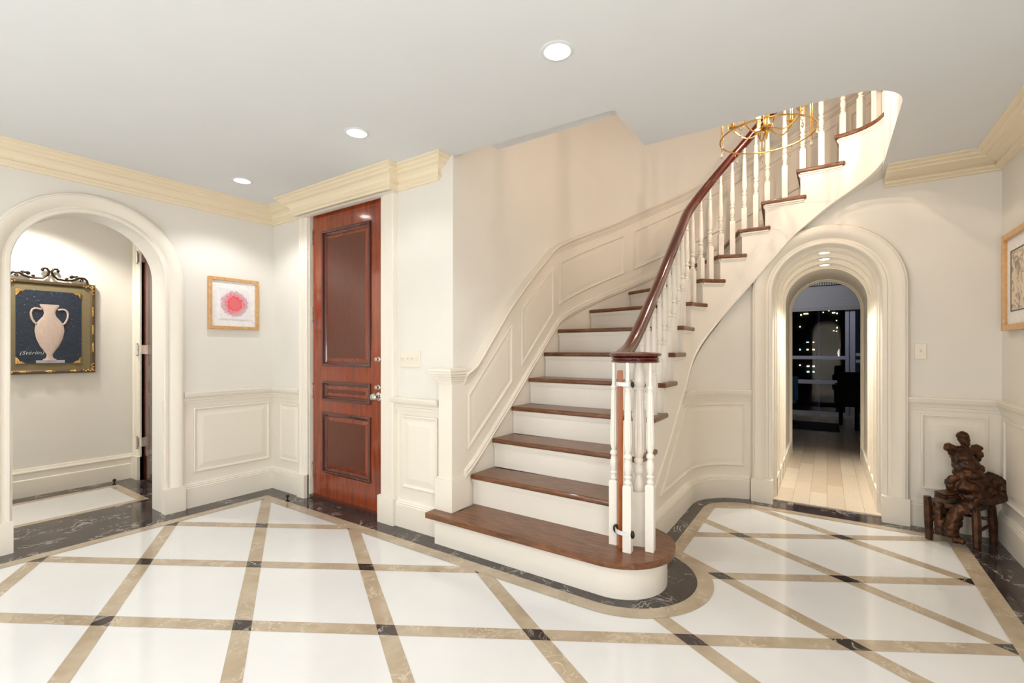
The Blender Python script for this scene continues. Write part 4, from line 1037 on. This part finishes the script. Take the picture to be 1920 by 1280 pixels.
# ------------------------------------------------------------------ study furniture
ch2 = thing('office_chair', (9.2, .66, .012), 'blue upholstered swivel chair half hidden by the passage left side', 'chair')
mb = MB()
for i in range(9):
    t0 = -.24+i*.06
    mb.obox((9.18+.10*cos(t0*4)-.1, .66+t0*.95, .67), (.018, 0, 0), (0, .032, 0), (-.02, 0, .20))
build('backrest', mb, 'blue_cloth', parent=ch2, bevel=.01)
build('seat', MB().box(9.0, 9.45, .42, .90, .42, .50), 'blue_cloth', parent=ch2, bevel=.03, bseg=3)
build('gas_lift', MB().lathe([(.03, .10), (.03, .25), (.02, .25), (.02, .43)], (9.22, .66, 0), 14), 'dark_metal', parent=ch2, smooth=True)
for i in range(5):
    t = 2*pi*i/5+.6; d = Vector((cos(t), sin(t), 0)); c = Vector((9.22, .66, .13))
    lg = build('leg', MB().tube([c, c+d*.29+Vector((0, 0, -.04))], [.022, .014], seg=8), 'dark_metal', parent=ch2, smooth=True)
    q = c+d*.29; mb = MB().ball((q.x, q.y, .045), .03, .012, .03); build('caster', mb, 'chrome', parent=lg, smooth=True)
ac = thing('armchair', (9.6, -.42, .012), 'black upholstered armchair in the dark study by the window', 'armchair')
build('seat', MB().box(9.3, 9.95, -.80, -.16, .38, .60), 'black_cloth', parent=ac, bevel=.05, bseg=3)
build('backrest', MB().box(9.3, 9.45, -.82, -.14, .50, .95), 'black_cloth', parent=ac, bevel=.06, bseg=3)
for y0 in (-.90, -.20): build('armrest', MB().box(9.3, 9.95, y0, y0+.10, .40, .74), 'black_cloth', parent=ac, bevel=.04, bseg=3)
for x, y in ((9.34, -.84), (9.34, -.40), (9.9, -.84), (9.9, -.2)): build('leg', MB().box(x-.03, x+.03, y-.03, y+.03, .012, .42), 'black_cloth', parent=ac, bevel=.01)
build('rug', MB().box(8.98, 9.98, -.17, 1.5, .012, .022), 'rug_grey', bevel=.003, label='dark grey flat rug on the pale plank floor before the night window', cat='rug')

# night city outside
def tower(x, y0, y1, z1, cells, label):
    t = thing('city_building', (x, (y0+y1)/2, -20), label, 'building', None)
    build('facade', MB().box(x, x+14, y0, y1, -20, z1), 'building_dark', parent=t)
    for (y, z, w, h, mm) in cells: build('lit_window', MB().box(x-.15, x-.02, y-w*.24, y+w*.24, z-h*.24, z+h*.24), mm, parent=t)
L, Cc = 'lit_window', 'lit_window_cool'
tower(60, 1.0, 6.0, 9.0, [(2.35, 5.2, .25, .35, L), (1.9, 5.3, .9, .25, L), (2.45, 3.9, .22, .3, L), (1.75, 2.2, .5, .25, Cc), (1.2, 2.2, .3, .2, L), (2.45, 1.4, .28, .38, Cc), (1.75, 1.4, .4, .3, L), (1.2, 1.4, .4, .3, L), (2.45, -.3, .25, .3, L), (1.7, -.4, .5, .3, L), (1.2, -.4, .4, .3, L), (1.7, -1.0, .5, .35, Cc), (1.2, -1.0, .4, .3, Cc)], 'dark tower with scattered lit windows at the left of the night window')
tower(72, -2.4, .75, 8.5, [(.4, 6.2, .25, .25, L), (-.2, 6.4, .28, .3, L), (-.7, 6.1, .7, .28, L), (-1.05, 6.0, .3, .3, L), (-1.0, 5.1, .2, .25, L), (-1.05, 4.2, .25, .35, L), (-.7, 3.8, .3, .2, L), (-1.0, 3.75, .3, .2, L), (-1.2, .6, .25, .3, L), (0.1, .5, .6, .2, Cc), (-2.2, 5.2, .3, .3, L)], 'dark tower with small lit windows in the middle of the night window')
